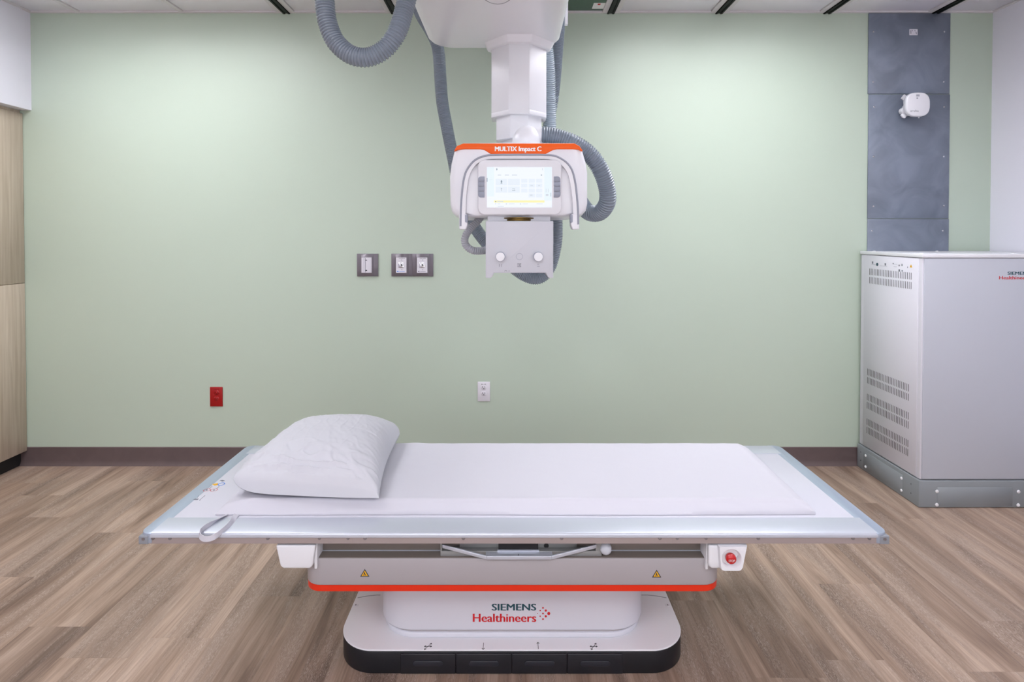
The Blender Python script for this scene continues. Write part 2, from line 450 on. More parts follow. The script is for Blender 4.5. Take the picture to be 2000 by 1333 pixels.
# added glowing panels framed like a window, behind the viewpoint: front fill light
wn = struct('fill_light_1', box(B(), -2.35, 2.35, YF-.01, YF+.012, .55, .6), 'white_paint')
bm = B(); box(bm, -2.35, 2.35, YF-.01, YF+.03, 2.3, 2.35)
obj('fill_frame', bm, 'white_paint', wn)
dm = diffuser(FILL_RAD); dm.node_tree.nodes['Principled BSDF'].inputs['Emission Color'].default_value = FILL_COL+(1,)
for k in range(3):
    xa = -2.35+k*1.5667
    obj('fill_frame', box(B(), xa, xa+.05, YF-.01, YF+.03, .6, 2.3), 'white_paint', wn)
    obj('fill_pane', box(B(), xa+.05, xa+1.5667, YF+.001, YF+.01, .6, 2.3), dm, wn)
obj('fill_frame', box(B(), 2.35, 2.4, YF-.01, YF+.03, .55, 2.35), 'white_paint', wn)
# baseboards
def baseb(name, x0, x1, y0, y1, axis):
    bm = B()
    if axis == 'x':   # along x, on the back wall: profile in y,z with a coved toe
        prof = [(y1, 0), (y1-.018, 0), (y1-.014, .004), (y1-.007, .016), (y1-.0045, .03), (y1-.004, .108), (y1, .112)]
        prism(bm, prof, 'x', x0, x1)
    else:
        s = 1 if axis == 'r' else -1; X = x1 if axis == 'r' else x0
        prof = [(X, 0), (X-s*.018, 0), (X-s*.014, .004), (X-s*.007, .016), (X-s*.0045, .03), (X-s*.004, .108), (X, .112)]
        prism(bm, prof, 'y', y0, y1)
    return struct(name, bm, 'base_brown')
baseb('baseboard_back', -2.99, XR, 0, YB, 'x')
baseb('baseboard_right', 0, XR, YF, YB-.02, 'r')
baseb('baseboard_left', XLW, 0, YF, 1.6, 'l')

# ---------------------------------------------------------------- tall cabinet on the left
CX = -2.951
t = thing('storage_cabinet', 'tall light wood laminate cabinet with black toe kick under the white soffit', 'cabinet', (-3.27, 2.84, 0))
y0, y1 = 2.24, YB-.002
obj('body', box(B(), XLW+.001, CX-.02, y0, y1, .09, 2.15), 'cab_wood', t)
obj('toe_kick', box(B(), XLW+.001, CX-.04, y0, y1, .002, .09), 'toe_black', t, label='black recessed toe kick')
ym = (y0+y1)/2
for (ya, yb) in ((y0+.001, ym-.001), (ym+.001, y1-.002)):
    obj('door', box(B(), CX-.019, CX, ya, yb, .091, 1.1115), 'cab_wood', t, bevel=.001, seg=1)
    obj('door', box(B(), CX-.019, CX, ya, yb, 1.1145, 2.135), 'cab_wood', t, bevel=.001, seg=1)
obj('filler_strip', box(B(), CX-.03, CX-.019, y0, y1, 2.135, 2.1555), 'cab_wood', t)

# ---------------------------------------------------------------- wall sheets
def screws_on(parent, pts, Y, r=.006, material='chrome'):
    s0 = None
    for px, py in pts:
        p = P(px, py, Y)
        if s0 is None:
            bm = B(); lathe(bm, (0,0,0), (0,-1,0), [(r, 0), (r*.9, r*.3), (r*.5, r*.5)], 12); s0 = obj('screw', bm, material, parent)
            s0.location = p
        else:
            c = s0.copy(); C.objects.link(c); c.location = p
SH = [('upper', 1694, 1855, 25, 184, [(1706, 62), (1844, 62), (1705, 160), (1843, 160)], .008, 'top mottled grey steel sheet of three on the green wall under the ceiling'),
      ('mid', 1693, 1854, 184.5, 427, [(1707, 209), (1844, 209), (1706, 306), (1843, 306), (1706, 403), (1843, 402)], .008, 'middle mottled grey steel sheet on the green wall behind the wireless access point'),
      ('low', 1691.5, 1852, 427.5, 620, [(1703, 451), (1841, 451)], .007, 'lowest grey steel sheet on the green wall rising behind the white generator cabinet')]
for nm, xa, xb, ya, yb, ss, th, lab in SH:
    a = P(xa, yb, YB); b_ = P(xb, ya, YB); Yf = YB-th
    t = thing('steel_sheet', lab, 'metal sheet', ((a.x+b_.x)/2, YB, a.z), 'grey steel sheets on the green wall')
    obj('plate', box(B(), a.x, b_.x, Yf, YB-.0005, a.z, min(b_.z, ZC-.006)-.0015), 'sheet_metal', t, bevel=.0015, seg=1)
    screws_on(t, ss, Yf)
    if nm == 'upper':
        p = P(1776, 69, Yf); q = P(1792, 57, Yf)
        lb = obj('sticker', box(B(), p.x, q.x, Yf-.001, Yf, p.z, q.z), 'plate_white', t, label='small white printed sticker')
        segs_b = B(); Yk = Yf-.001
        for (u0, v0, u1, v1) in ((1779, 59, 1779, 66), (1782, 59, 1782, 61), (1787, 59, 1787, 61), (1789, 62, 1790, 67)):
            A_ = P(u0, v0, Yk); D_ = P(u1, v1, Yk); segs(segs_b, [((A_.x, A_.z), (D_.x, D_.z+1e-4))], (0, Yk, 0), (1,0,0), (0,0,1), .004)
        obj('print', segs_b, 'ink_soft', lb)

# ---------------------------------------------------------------- wireless access point
Yp = 3.35
t = thing('access_point', 'white rounded square wireless access point on a swivel bracket on the grey sheet', 'access point', P(1790, 228, YB-.01))
bm = B(); c0 = P(1793, 204, Yp); R0 = .0705
def supell(cx, cz, r, n=40, e=2.9):
    o_ = []
    for i in range(n):
        a = 2*math.pi*i/n; ca, sa = math.cos(a), math.sin(a)
        o_.append((cx+r*abs(ca)**(2/e)*(1 if ca > 0 else -1), cz+r*abs(sa)**(2/e)*(1 if sa > 0 else -1)))
    return o_
rings = [(R0*.90, .0), (R0*.955, -.002), (R0*.985, -.005), (R0, -.011), (R0, -.022), (R0*.95, -.03)]
vv = []
for r, dy in rings[::-1]:
    vv.append([bm.verts.new((p[0], Yp-.005+(-dy), p[1])) for p in supell(c0.x, c0.z, r)])
for A_, D_ in zip(vv, vv[1:]):
    for i in range(40): bm.faces.new((A_[i], A_[(i+1) % 40], D_[(i+1) % 40], D_[i]))
bm.faces.new(vv[0]); bm.faces.new(vv[-1][::-1])
cov = obj('cover', bm, 'white_shell', t)
bm = B(); cyl(bm, (c0.x-.01, Yp+.02, c0.z-.01), (0,1,0), .028, YB-.009-Yp-.02, 24); obj('mount_arm', bm, 'grey_white', t)
bm = B(); prism(bm, pxo([(1761, 192), (1767, 184), (1771, 188), (1771, 200)], Yp+.04), 'y', Yp+.04, Yp+.05)
prism(bm, pxo([(1760, 225), (1766, 219), (1774, 222), (1768, 231), (1764, 230)], Yp+.04), 'y', Yp+.04, Yp+.05)
prism(bm, pxo([(1764, 186), (1776, 190), (1778, 226), (1767, 228)], Yp+.05), 'y', Yp+.045, Yp+.055)
obj('bracket', bm, 'white_paint', t, bevel=.001)
bm = B(); cyl(bm, P(1768, 216, Yp+.035), (0,1,0), .02, .03, 20); obj('swivel_knob', bm, 'white_paint', t, bevel=.002)
bm = B(); cyl(bm, P(1794.5, 231, Yp+.02), (0,0,1), .004, .02, 10); obj('cable_stub', bm, 'white_paint', t)
Ya = Yp-.005
textpx('logo', 'aruba', 1778, 1794, 214.5, 218.5, Ya, 'ink_soft', cov)
bm = B()
for (xa, xb, ya, yb) in ((1789.5, 1796, 184.5, 188.5), (1790, 1793, 190.5, 193.5)):
    prism(bm, pxr(xa, xb, ya, yb, Ya), 'y', Ya-.0004, Ya)
obj('print', bm, 'print_grey', cov)

# ---------------------------------------------------------------- wall outlets
def med_plate(x0, x1, y0, y1, ix0, ix1, iy0, iy1, name, label, cat):
    base = P((x0+x1)/2, y1, YB); t = thing(name, label, cat, base)
    Y1 = YB-.008; Y2 = YB-.022
    obj('back_plate', prism(B(), pxr(x0, x1, y0, y1, YB), 'y', Y1, YB-.0005), 'plate_taupe', t, bevel=.001, seg=1)
    bm = B(); prism(bm, pxr(ix0-3.2, ix1+3.2, y0+.2, y1-.2, YB), 'y', Y1, Y2, pxr(ix0-.6, ix1+.6, iy0-.6, iy1+.6, YB))
    obj('bezel', bm, 'plate_taupe', t, bevel=.0006, seg=1)
    f_ = obj('face', prism(B(), pxr(ix0, ix1, iy0, iy1, YB), 'y', Y2-.002, Y2), 'plate_white', t, label='white face')
    return t, f_, Y2-.002
t, f_, Yq = med_plate(698, 739, 495.8, 540, 708, 727.5, 503, 532.5, 'slide_plate', 'single taupe wall plate with a white ribbed slide rail, left of the gas outlets', 'wall plate')
bm = B()
for (xa, xb) in ((711.2, 712.6), (724, 725.6)): prism(bm, pxr(xa, xb, 503.5, 532, YB), 'y', Yq-.004, Yq)
obj('rib', bm, 'plate_white', f_)
obj('slot_line', prism(B(), pxr(715.4, 716, 504, 532, YB), 'y', Yq-.0006, Yq), 'ink_soft', f_)
bm = B(); prism(bm, pxr(715.5, 719, 507.5, 509, YB), 'y', Yq-.002, Yq); prism(bm, pxr(715.5, 719, 527, 529, YB), 'y', Yq-.002, Yq)
obj('screw_slot', bm, 'ink', f_)
for k, (dx, word, lab) in enumerate(((0, 'VACUUM', 'taupe wall plate with white face marked VACUUM, middle of the three gas plates'),
                                     (40.7, 'OXYGEN', 'taupe wall plate with white face marked OXYGEN, rightmost gas plate'))):
    t, f_, Yq = med_plate(765+dx, 805.6+dx, 495.8, 540, 775+dx, 795+dx, 503, 532.5, 'gas_outlet', lab, 'gas outlet')
    textpx('lettering', word, 779+dx, 791+dx, 503.9, 506, YB-.024, 'ink', f_)
    bm = B(); prism(bm, pxr(779.5+dx, 790+dx, 512.5, 523, YB, 1), 'y', Yq-.003, Yq); obj('socket_plate', bm, 'chrome', f_, bevel=.001)
    bm = B(); lathe(bm, P(784.8+dx, 518, Yq-.003), (0,-1,0), [(.009, 0), (.009, .006), (.007, .008), (.0055, .008), (.005, .003)], 20); obj('socket_ring', bm, 'chrome', f_)
    bm = B(); cyl(bm, P(784.6+dx, 518, Yq-.0062), (0,-1,0), .0052, .001, 16); obj('socket_hole', bm, 'gap_dark', f_)
    bm = B()
    for yy in (508.3, 527.3): cyl(bm, P(784.8+dx, yy, Yq), (0,-1,0), .0026, .001, 10)
    obj('tiny_screws', bm, 'ink_soft', f_)
    bm = B(); prism(bm, pxr(777+dx, 780+dx, 529, 531, YB), 'y', Yq-.0005, Yq); prism(bm, pxr(781+dx, 792+dx, 529.6, 530.4, YB), 'y', Yq-.0005, Yq)
    obj('print', bm, 'blue' if k == 0 else 'ink_soft', f_)
def duplex(x0, x1, y0, y1, name, label, m, md, word):
    t = thing(name, label, 'outlet', P((x0+x1)/2, y1, YB)); Yq = YB-.006; cx = (x0+x1)/2-.2
    pl = obj('plate', prism(B(), pxr(x0, x1, y0, y1, YB), 'y', Yq, YB-.0005), m, t, bevel=.002, seg=2)
    for dy in (11.5, 23.5):
        bm = B(); cy = y0+dy
        c_ = P(cx, cy, Yq); o_ = [(c_.x+.0165*math.cos(a), c_.z+max(-.0135, min(.0135, .0165*math.sin(a)))) for a in [2*math.pi*i/24 for i in range(24)]]
        prism(bm, o_, 'y', Yq-.002, Yq); r_ = obj('receptacle', bm, m, t, bevel=.0008, seg=1)
        bm = B()
        for (u, v, a, b_) in ((-2.3, -1.2, .5, 1.5), (2, -1.2, .5, 1.3), (.1, 2.2, .8, .8)):
            prism(bm, pxr(cx+u-a, cx+u+a, cy+v-b_, cy+v+b_, Yq), 'y', Yq-.0026, Yq-.002)
        obj('slot', bm, md, r_)
    textpx('lettering', word, cx-4.5, cx+4.5, y0+4, y0+6.8, Yq, md, pl)
duplex(933, 957.2, 745.8, 784, 'wall_outlet', 'white duplex electrical outlet on the green wall behind the table', 'plate_white', 'ink', 'RL-32')
duplex(411, 435.2, 756, 794, 'wall_outlet', 'red duplex electrical outlet on the green wall left of the pillow', 'red_plate', 'red_dark', 'EML-12')

# ---------------------------------------------------------------- generator cabinet
GX0, GX1, GY0, GY1 = 2.1, 2.885, 2.91, 3.425
t = thing('generator_cabinet', 'tall white metal generator cabinet with vent slots on a grey plinth in the right corner', 'cabinet', ((GX0+GX1)/2, (GY0+GY1)/2, 0))
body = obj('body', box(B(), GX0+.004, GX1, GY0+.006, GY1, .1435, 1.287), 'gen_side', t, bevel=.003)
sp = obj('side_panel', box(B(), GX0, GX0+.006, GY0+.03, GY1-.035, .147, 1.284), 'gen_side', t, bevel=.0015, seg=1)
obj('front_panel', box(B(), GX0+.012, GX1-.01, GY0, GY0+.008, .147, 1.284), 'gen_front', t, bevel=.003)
lid = obj('lid', box(B(), GX0-.001, GX1, GY0-.002, GY1+.005, 1.289, 1.307), 'white_paint', t, bevel=.002)
s0 = obj('lid_screw', lathe(B(), (0,0,0), (0,0,1), [(.009, 0), (.008, .003), (.004, .005)], 14), 'screw_white', lid)
s0.location = (GX0+.03, GY1-.08, 1.307)
for x_, y_ in ((GX0+.03, GY0+.05), (GX0+.4, GY1-.08), (GX0+.5, GY0+.04)):
    c = s0.copy(); C.objects.link(c); c.location = (x_, y_, 1.307)
plinth = obj('plinth', box(B(), GX0-.006, GX1, GY0-.004, GY1+.006, .002, .140), 'gen_plinth', t, bevel=.003)
def slots(rows, ya, yb, n):
    for (z1, z0) in rows:
        bm = B()
        for i in range(n):
            y_ = ya+(yb-ya)*i/(n-1)
            box(bm, GX0-.0006, GX0+.0005, y_-.0015, y_+.0015, z0, z1)
        o_ = obj('vent_slots', bm, 'gap_dark', sp, smooth=False); o_['kind'] = 'stuff'
slots([(1.207, 1.170), (1.158, 1.120)], 2.989, 3.336, 26)
slots([(.615, .576), (.564, .527), (.465, .427), (.417, .378), (.318, .280), (.269, .231)], 3.0, 3.347, 27)
# plinth covers and screws
side_c = obj('plinth_cover', box(B(), GX0-.0075, GX0-.005, 3.03, 3.37, .012, .118), 'gen_plinth', plinth, bevel=.0008, seg=1)
front_c = obj('plinth_cover', box(B(), G(1826, 990, 0).x, 2.885*.0+GX0+.505-.03, GY0-.0055, GY0-.003, .010, .108), 'gen_plinth', plinth, bevel=.0008, seg=1)
s1 = None
for (yy, zz) in ((3.035, .098), (3.035, .032), (3.345, .098), (3.345, .032)):
    if s1 is None:
        s1 = obj('screw', lathe(B(), (0,0,0), (-1,0,0), [(.008, 0), (.007, .003), (.003, .005)], 14), 'screw_white', plinth); s1.location = (GX0-.0075, yy, zz)
    else:
        c = s1.copy(); C.objects.link(c); c.location = (GX0-.0075, yy, zz)
s2 = None
for (px, py) in ((1830, 960.5), (1829.5, 986.5), (1989, 961), (1988.5, 987)):
    p = P(px, py, GY0-.0055)
    if s2 is None:
        s2 = obj('screw', lathe(B(), (0,0,0), (0,-1,0), [(.009, 0), (.008, .003), (.003, .005)], 14), 'screw_white', plinth); s2.location = p
    else:
        c = s2.copy(); C.objects.link(c); c.location = p
bm = B()
for (yy, zz) in ((2.965, .098), (2.965, .05), (3.395, .1), (3.395, .05)):
    cyl(bm, (GX0-.0055, yy, zz), (-1,0,0), .003, .001, 10)
obj('hole', bm, 'gap_dark', plinth)
# branding and stickers
Yt = GY0
def two_line(parent, x0, x1, xs0, y0, ym, y1, ye, Y, bold=.04):
    textpx('lettering', 'SIEMENS', xs0, x1, y0, ym, Y, 'teal_ink', parent, bold*1.4)
    textpx('lettering', 'Healthineers', x0, x1, y1, ye, Y, 'red_ink', parent, bold)
two_line(t, 1951.5, 2011.5, 1968, 531, 537, 539.6, 546.2, Yt)
bm = B()
for (dx, dy, r) in ((2.2, -2.5, .5), (6.3, -8.5, 1), (4.2, -5.5, .7), (6.3, -2.5, 1), (4.2, .5, .7), (6.3, 3, 1), (8.7, -5.5, 1.3), (8.7, 0, 1.3), (11, -2.5, 1.8)):
    cyl(bm, P(2011.5+dx*.7, 541+dy*.7, Yt), (0,-1,0), r*Yt/F*.8, .0005, 12)
obj('dot_mark', bm, 'red_ink', t)
def side_rect(bm, xa, xb, ya, yb, ex=.0006):
    """rectangle on the side face, given by photo pixels on plane x=GX0"""
    Ya_ = F*GX0/(xa-1000); Yb_ = F*GX0/(xb-1000)
    z0 = P(xb, yb, Yb_).z; z1 = P(xb, ya, Yb_).z
    return box(bm, GX0-ex, GX0, Yb_, Ya_, z0, z1)
bm = B()
for q in ((1703.5, 1706, 511, 515.5), (1728.5, 1731, 514.5, 519), (1744.3, 1746, 514, 516.5), (1755.8, 1757.8, 517.5, 520.5), (1755.8, 1758.6, 526.5, 531), (1773, 1774, 521, 524)): side_rect(bm, *q)
obj('print', bm, 'ink_soft', sp)
bm = B(); cyl(bm, (GX0, 3.268-.0, P(1720, 514, 3.2).z-.012), (-1,0,0), .0095, .0006, 20); obj('round_mark', bm, 'teal_ink', sp)
bm = B()
for q in ((1703, 1711, 517.4, 518), (1719, 1733, 520.3, 520.8), (1745, 1753, 516.5, 517), (1746, 1752, 521.5, 522), (1747, 1751, 500, 500.6), (1761, 1766, 501, 501.6), (1761, 1764, 516, 520), (1761.5, 1764.5, 528, 531)): side_rect(bm, *q)
obj('print', bm, 'print_grey', sp)
yy = F*GX0/780; zz = P(1780, 523, yy).z
bm = B(); prism(bm, [(yy-.009, zz+.001), (yy+.009, zz+.001), (yy, zz+.017)], 'x', GX0-.0006, GX0); obj('warning_triangle', bm, 'yellow', sp)

# ---------------------------------------------------------------- imaging table
ZT, TY0, TY1, TX0, TX1 = .530, 1.6653, 2.361, -1.103, 1.115
t = thing('imaging_table', 'white x-ray examination table with orange stripe on a black footed pedestal', 'x-ray table', (0, 2.05, 0))
top = obj('tabletop', box(B(), TX0+.03, TX1-.03, 1.757, 2.27, .500, ZT-.0008), 'tabletop', t, bevel=.001)
# front and back rails with a rounded nose and a set-back lower web
def rail(ya, yb, front=True):
    s = 1 if front else -1
    prof = [(yb, ZT), (ya+s*.006, ZT), (ya+s*.002, ZT-.002), (ya, ZT-.006), (ya, ZT-.0135), (ya+s*.0035, ZT-.015), (ya+s*.0035, .4985), (ya+s*.02, .4985), (yb, .502)]
    return prism(B(), prof, 'x', TX0+.034, TX1-.034)
fr = obj('front_rail', rail(TY0, 1.757), 'alu', t)
obj('rear_rail', rail(TY1, 2.27, False), 'alu', t)
# lower web of the front rail: darker anodised face
web = obj('rail_web', box(B(), TX0+.0295, TX1-.0295, TY0+.0025, TY0+.0045, .4975, ZT-.0155), 'alu_front', t)
def end_strip(x_out, x_in):
    s = 1 if x_in > x_out else -1; r = .03; pts = []
    for i in range(7):      # front corner, then along the outer edge to the rear corner
        a = math.radians(90*i/6); pts.append((x_out+s*(r-r*math.sin(a)), TY0+r-r*math.cos(a)))
    for i in range(7):
        a = math.radians(90*i/6); pts.append((x_out+s*(r-r*math.cos(a)), TY1-r+r*math.sin(a)))
    pts += [(x_in, TY1), (x_in, TY0+.02), (x_in-s*.014, TY0)]
    return prism(B(), pts, 'z', .4985, ZT-.0007)
obj('end_strip', end_strip(TX0, TX0+.05), 'alu_side', t, bevel=.002)
obj('end_strip', end_strip(TX1, TX1-.05), 'alu_side', t, bevel=.002)
for s, xo in ((1, TX0), (-1, TX1)):
    a, b_ = sorted((xo+s*.001, xo+s*.0295))
    cc = obj('corner_cap', box(B(), a, b_, TY0-.0015, TY0+.03, .497, ZT-.008), 'corner_grey', t, bevel=.002, label='grey corner cap')
    bm = B(); cyl(bm, ((a+b_)/2, TY0-.0015, .513), (0,-1,0), .005, .001, 14); obj('screw', bm, 'screw', cc)
s0 = None
for px in (299, 332, 523, 713, 905, 1097, 1289, 1481, 1666, 1698):
    p = P(px, 1054, TY0+.0025); p.z = .5135
    if s0 is None:
        s0 = obj('screw', lathe(B(), (0,0,0), (0,-1,0), [(.0055, 0), (.005, .0016), (.0025, .002)], 14), 'screw', web); s0.location = p
        s0.parent = web
    else:
        c = s0.copy(); C.objects.link(c); c.location = p
for xa, xb in ((615, 688), (1314.5, 1388)):
    a = P(xa, 1054, TY0).x; b_ = P(xb, 1054, TY0).x
    spl = obj('splice_plate', box(B(), a, b_, TY0+.0018, TY0+.003, .4985, ZT-.0168), 'alu_front', t)
    for x_ in (a+.013, b_-.013):
        bm = B(); lathe(bm, (x_, TY0+.0015, .5135), (0,-1,0), [(.0048, 0), (.0045, .001), (.002, .0014)], 12); obj('screw', bm, 'screw', spl)
# printed symbols on the left end of the top
def onpx(bm, pts, ex=.0006, z=ZT-.0008):
    q = [G(x_, y_, z) for x_, y_ in pts]
    lo = [bm.verts.new(v) for v in q]; hi = [bm.verts.new(v+Vector((0,0,ex))) for v in q]
    bm.faces.new(hi); bm.faces.new(lo[::-1])
    for i in range(len(q)): bm.faces.new((lo[i], lo[(i+1) % len(q)], hi[(i+1) % len(q)], hi[i]))
    return bm
def ring_flat(bm, c, r, r2, z, n=24, h=.0006):
    A_ = [bm.verts.new((c.x+r*math.cos(2*math.pi*i/n), c.y+r*math.sin(2*math.pi*i/n), z+h)) for i in range(n)]
    D_ = [bm.verts.new((c.x+r2*math.cos(2*math.pi*i/n), c.y+r2*math.sin(2*math.pi*i/n), z+h)) for i in range(n)]
    for i in range(n): bm.faces.new((A_[i], A_[(i+1) % n], D_[(i+1) % n], D_[i]))
    return bm
ZS = ZT-.0008
bm = B(); onpx(bm, [(414, 946.5), (419, 949), (425, 948), (426, 944.5)]); obj('warning_mark', bm, 'yellow', top)
bm = B(); ring_flat(bm, G(432.5, 946.5, ZS), .012, .009, ZS); obj('round_mark', bm, 'blue', top)
bm = B(); ring_flat(bm, G(404, 958, ZS), .0115, .0100, ZS); ring_flat(bm, G(418, 958, ZS), .0115, .0100, ZS); obj('prohibition_mark', bm, 'red_ink', top)
bm = B()
onpx(bm, [(429, 939.2), (434, 941), (439, 940), (435, 938.5)]); onpx(bm, [(402, 958.3), (404, 959), (406, 957.8), (404, 957)]); onpx(bm, [(416, 958.3), (418, 959), (420, 957.8), (418, 957)])
onpx(bm, [(377, 977.3), (386, 977.3), (388.5, 974.8), (381, 975)]); onpx(bm, [(389, 978), (391, 978), (391.5, 977), (390, 977)])
obj('print', bm, 'ink_soft', top)
bm = B(); onpx(bm, [(385, 973.4), (388, 968.6), (388.6, 968.6), (385.6, 973.4)]); onpx(bm, [(390, 977), (400, 968.5), (400.6, 968.5), (390.6, 977)]); onpx(bm, [(409, 955), (414, 950.5), (414.6, 950.5), (409.6, 955)]); onpx(bm, [(423, 955), (428, 950.5), (428.6, 950.5), (423.6, 955)])
obj('print', bm, 'ink_soft', top)
# lift body with stripe
ZB0, ZB1 = .334, .434
obj('lift_body', prism(B(), rrect(-.633, .635, 1.70, 2.33, .055, 8), 'z', .3525, ZB1), 'lift_grey', t, bevel=.003)
obj('stripe', prism(B(), rrect(-.632, .634, 1.7008, 2.329, .055, 8), 'z', ZB0, .3525), 'orange_red', t, label='orange stripe')
# bearing frame between body and top
bm = B(); box(bm, -.60, .60, 1.742, 2.28, .434, .4565); obj('bearing_frame', bm, 'beige_shaded', t, bevel=.001)
bm = B(); box(bm, -.60, .60, 1.757, 2.27, .4565, .499); obj('bearing_rail', bm, 'beige_shaded', t, bevel=.001)
obj('lift_top_shade', box(B(), -.592, .594, 1.7035, 1.745, .4335, .4352), 'beige_shaded', t)  # tabletop's shade on the lift body, laid on as a darker sheet
bm = B(); box(bm, -.60, .60, 1.739, 1.743, .435, .4372); obj('bearing_edge', bm, 'alu', t)
bm = B()
for px, py in ((662, 1071), (675.5, 1071)): cyl(bm, P(px, py, 1.757), (0,-1,0), .0022, .001, 10)
obj('hole', bm, 'gap_dark', t)
# end blocks
def end_block(pts_top, right=False):
    (xa, xb), (xc, xd), (ya, yb) = pts_top
    Yf_ = 1.676
    q = pxo([(xc+5, yb), (xd-5, yb), (xd, yb-5), (xb, ya), (xa, ya), (xc-1, yb-5)], Yf_)
    q = [(x_, min(z_, .494)) for x_, z_ in q]
    return obj('end_block', prism(B(), q, 'y', Yf_, 1.86), 'white_paint', t, bevel=.006, seg=3)
eb = end_block(((538, 616), (548, 610), (1066, 1112)))
obj('mount_bracket', prism(B(), [(P(613, 1100, 1.69).x, .4985), (P(620, 1100, 1.69).x, .4985), (P(619, 1100, 1.69).x, P(0, 1112, 1.69).z), (P(614, 1100, 1.69).x, P(0, 1112, 1.69).z)], 'y', 1.69, 1.87), 'white_paint', t, bevel=.001)
eb2 = end_block(((1384, 1461), (1385, 1425), (1066, 1112)))
obj('mount_bracket', prism(B(), [(P(1380, 1100, 1.69).x, .4985), (P(1386, 1100, 1.69).x, .4985), (P(1383, 1100, 1.69).x, P(0, 1113, 1.69).z), (P(1378, 1100, 1.69).x, P(0, 1113, 1.69).z)], 'y', 1.69, 1.87), 'white_paint', t, bevel=.001)
obj('gap_plate', box(B(), P(540, 0, 1.68).x, P(614, 0, 1.68).x, 1.68, 1.85, .492, .4975), 'gap_dark', t)
obj('gap_plate', box(B(), P(1387, 0, 1.68).x, P(1460, 0, 1.68).x, 1.68, 1.85, .492, .4975), 'gap_dark', t)
# stop button housing: ring-shaped cup
Ys = 1.664
q0 = [(P(a_, b_2, Ys).x, P(a_, b_2, Ys).z) for a_, b_2 in ((1461, 1067.5), (1404, 1067.5), (1407, 1112), (1411, 1117.5), (1447, 1117.5), (1452, 1112))]
cx_, cz_ = P(1429, 1092.5, Ys).x, P(1429, 1092.5, Ys).z
bm = B(); N = 48
def ray_poly(poly, cx0, cz0, a):
    d = (math.cos(a), math.sin(a)); best = None
    for i in range(len(poly)):
        (x1_, z1_), (x2_, z2_) = poly[i], poly[(i+1) % len(poly)]
        ex_, ez_ = x2_-x1_, z2_-z1_; den = d[0]*ez_-d[1]*ex_
        if abs(den) < 1e-12: continue
        tt = ((x1_-cx0)*ez_-(z1_-cz0)*ex_)/den; uu = ((x1_-cx0)*d[1]-(z1_-cz0)*d[0])/den
        if tt > 0 and -1e-6 <= uu <= 1+1e-6 and (best is None or tt < best): best = tt
    return cx0+d[0]*best, cz0+d[1]*best
rr = 18.5*Ys/F
outer = [ray_poly(q0, cx_, cz_, 2*math.pi*i/N) for i in range(N)]
sets = [([bm.verts.new((x_, Ys+.035, z_)) for x_, z_ in outer]), ([bm.verts.new((x_, Ys+.006, z_)) for x_, z_ in outer]),
        ([bm.verts.new((cx_+(x_-cx_)*.93, Ys, cz_+(z_-cz_)*.93)) for x_, z_ in outer]),
        ([bm.verts.new((cx_+rr*1.06*math.cos(2*math.pi*i/N), Ys, cz_+rr*1.06*math.sin(2*math.pi*i/N))) for i in range(N)]),
        ([bm.verts.new((cx_+rr*math.cos(2*math.pi*i/N), Ys+.002, cz_+rr*math.sin(2*math.pi*i/N))) for i in range(N)]),
        ([bm.verts.new((cx_+rr*.82*math.cos(2*math.pi*i/N), Ys+.018, cz_+rr*.82*math.sin(2*math.pi*i/N))) for i in range(N)])]
for A_, D_ in zip(sets, sets[1:]):
    for i in range(N): bm.faces.new((A_[i], A_[(i+1) % N], D_[(i+1) % N], D_[i]))
bm.faces.new(sets[-1]); bm.faces.new(sets[0][::-1])
sh = obj('stop_housing', bm, 'white_shell', t)
bm = B(); lathe(bm, (cx_, Ys+.018, cz_), (-.1,-1,.05), [(.009, 0), (.009, .01), (.0145, .011), (.0155, .016), (.0145, .021), (.010, .0245), (.004, .0255)], 24)
sb = obj('stop_button', bm, 'red', sh, label='red round push button')
textpx('lettering', 'STOP', 1423, 1435.5, 1094, 1098.5, Ys-.0085, 'white_ink', sh)
# detector tray with handle
Yd = 1.712
tr = obj('detector_tray', box(B(), P(858, 0, Yd).x, P(1178, 0, Yd).x, Yd, 1.757, P(0, 1089, Yd).z, P(0, 1077, Yd).z), 'tray_grey', t, bevel=.001)
bm = B()
box(bm, P(858, 0, Yd).x, P(861, 0, Yd).x, Yd, 1.757, P(0, 1077, Yd).z, .497)
box(bm, P(1166, 0, Yd).x, P(1178, 0, Yd).x, Yd, 1.757, P(0, 1077, Yd).z, .497)
box(bm, P(895, 0, Yd).x, P(1130, 0, Yd).x, Yd+.02, 1.757, P(0, 1078, Yd).z, .497)
obj('tray_frame', bm, 'tray_grey', tr)
bm = B(); box(bm, P(973, 0, Yd).x, P(1052, 0, Yd).x, Yd+.004, Yd+.02, P(0, 1075, Yd).z, .497); obj('tray_clamp', bm, 'gap_dark', tr)
obj('clamp_lip', box(B(), P(971, 0, Yd).x, P(1054, 0, Yd).x, Yd-.002, Yd+.006, P(0, 1079, Yd).z, P(0, 1075, Yd).z), 'alu', tr)
Yh = 1.69
path = [P(864, 1067, Yd-.002), P(950, 1089.5, Yh), P(1077, 1089.5, Yh), P(1165, 1067, Yd-.002)]
bm = B()
wv = [Vector((0, 0, 1))]
for a, b_ in zip(path, path[1:]):
    box_h = .0055
    vs_ = []
    for p in (a, b_):
        for dy in (-.003, .003):
            for dz in (-box_h, box_h): vs_.append(bm.verts.new((p.x, p.y+dy, p.z+dz)))
    for f4 in ((0,1,3,2),(4,6,7,5),(0,4,5,1),(2,3,7,6),(0,2,6,4),(1,5,7,3)): bm.faces.new([vs_[i] for i in f4])
obj('tray_handle', bm, 'alu', tr, bevel=.0012)
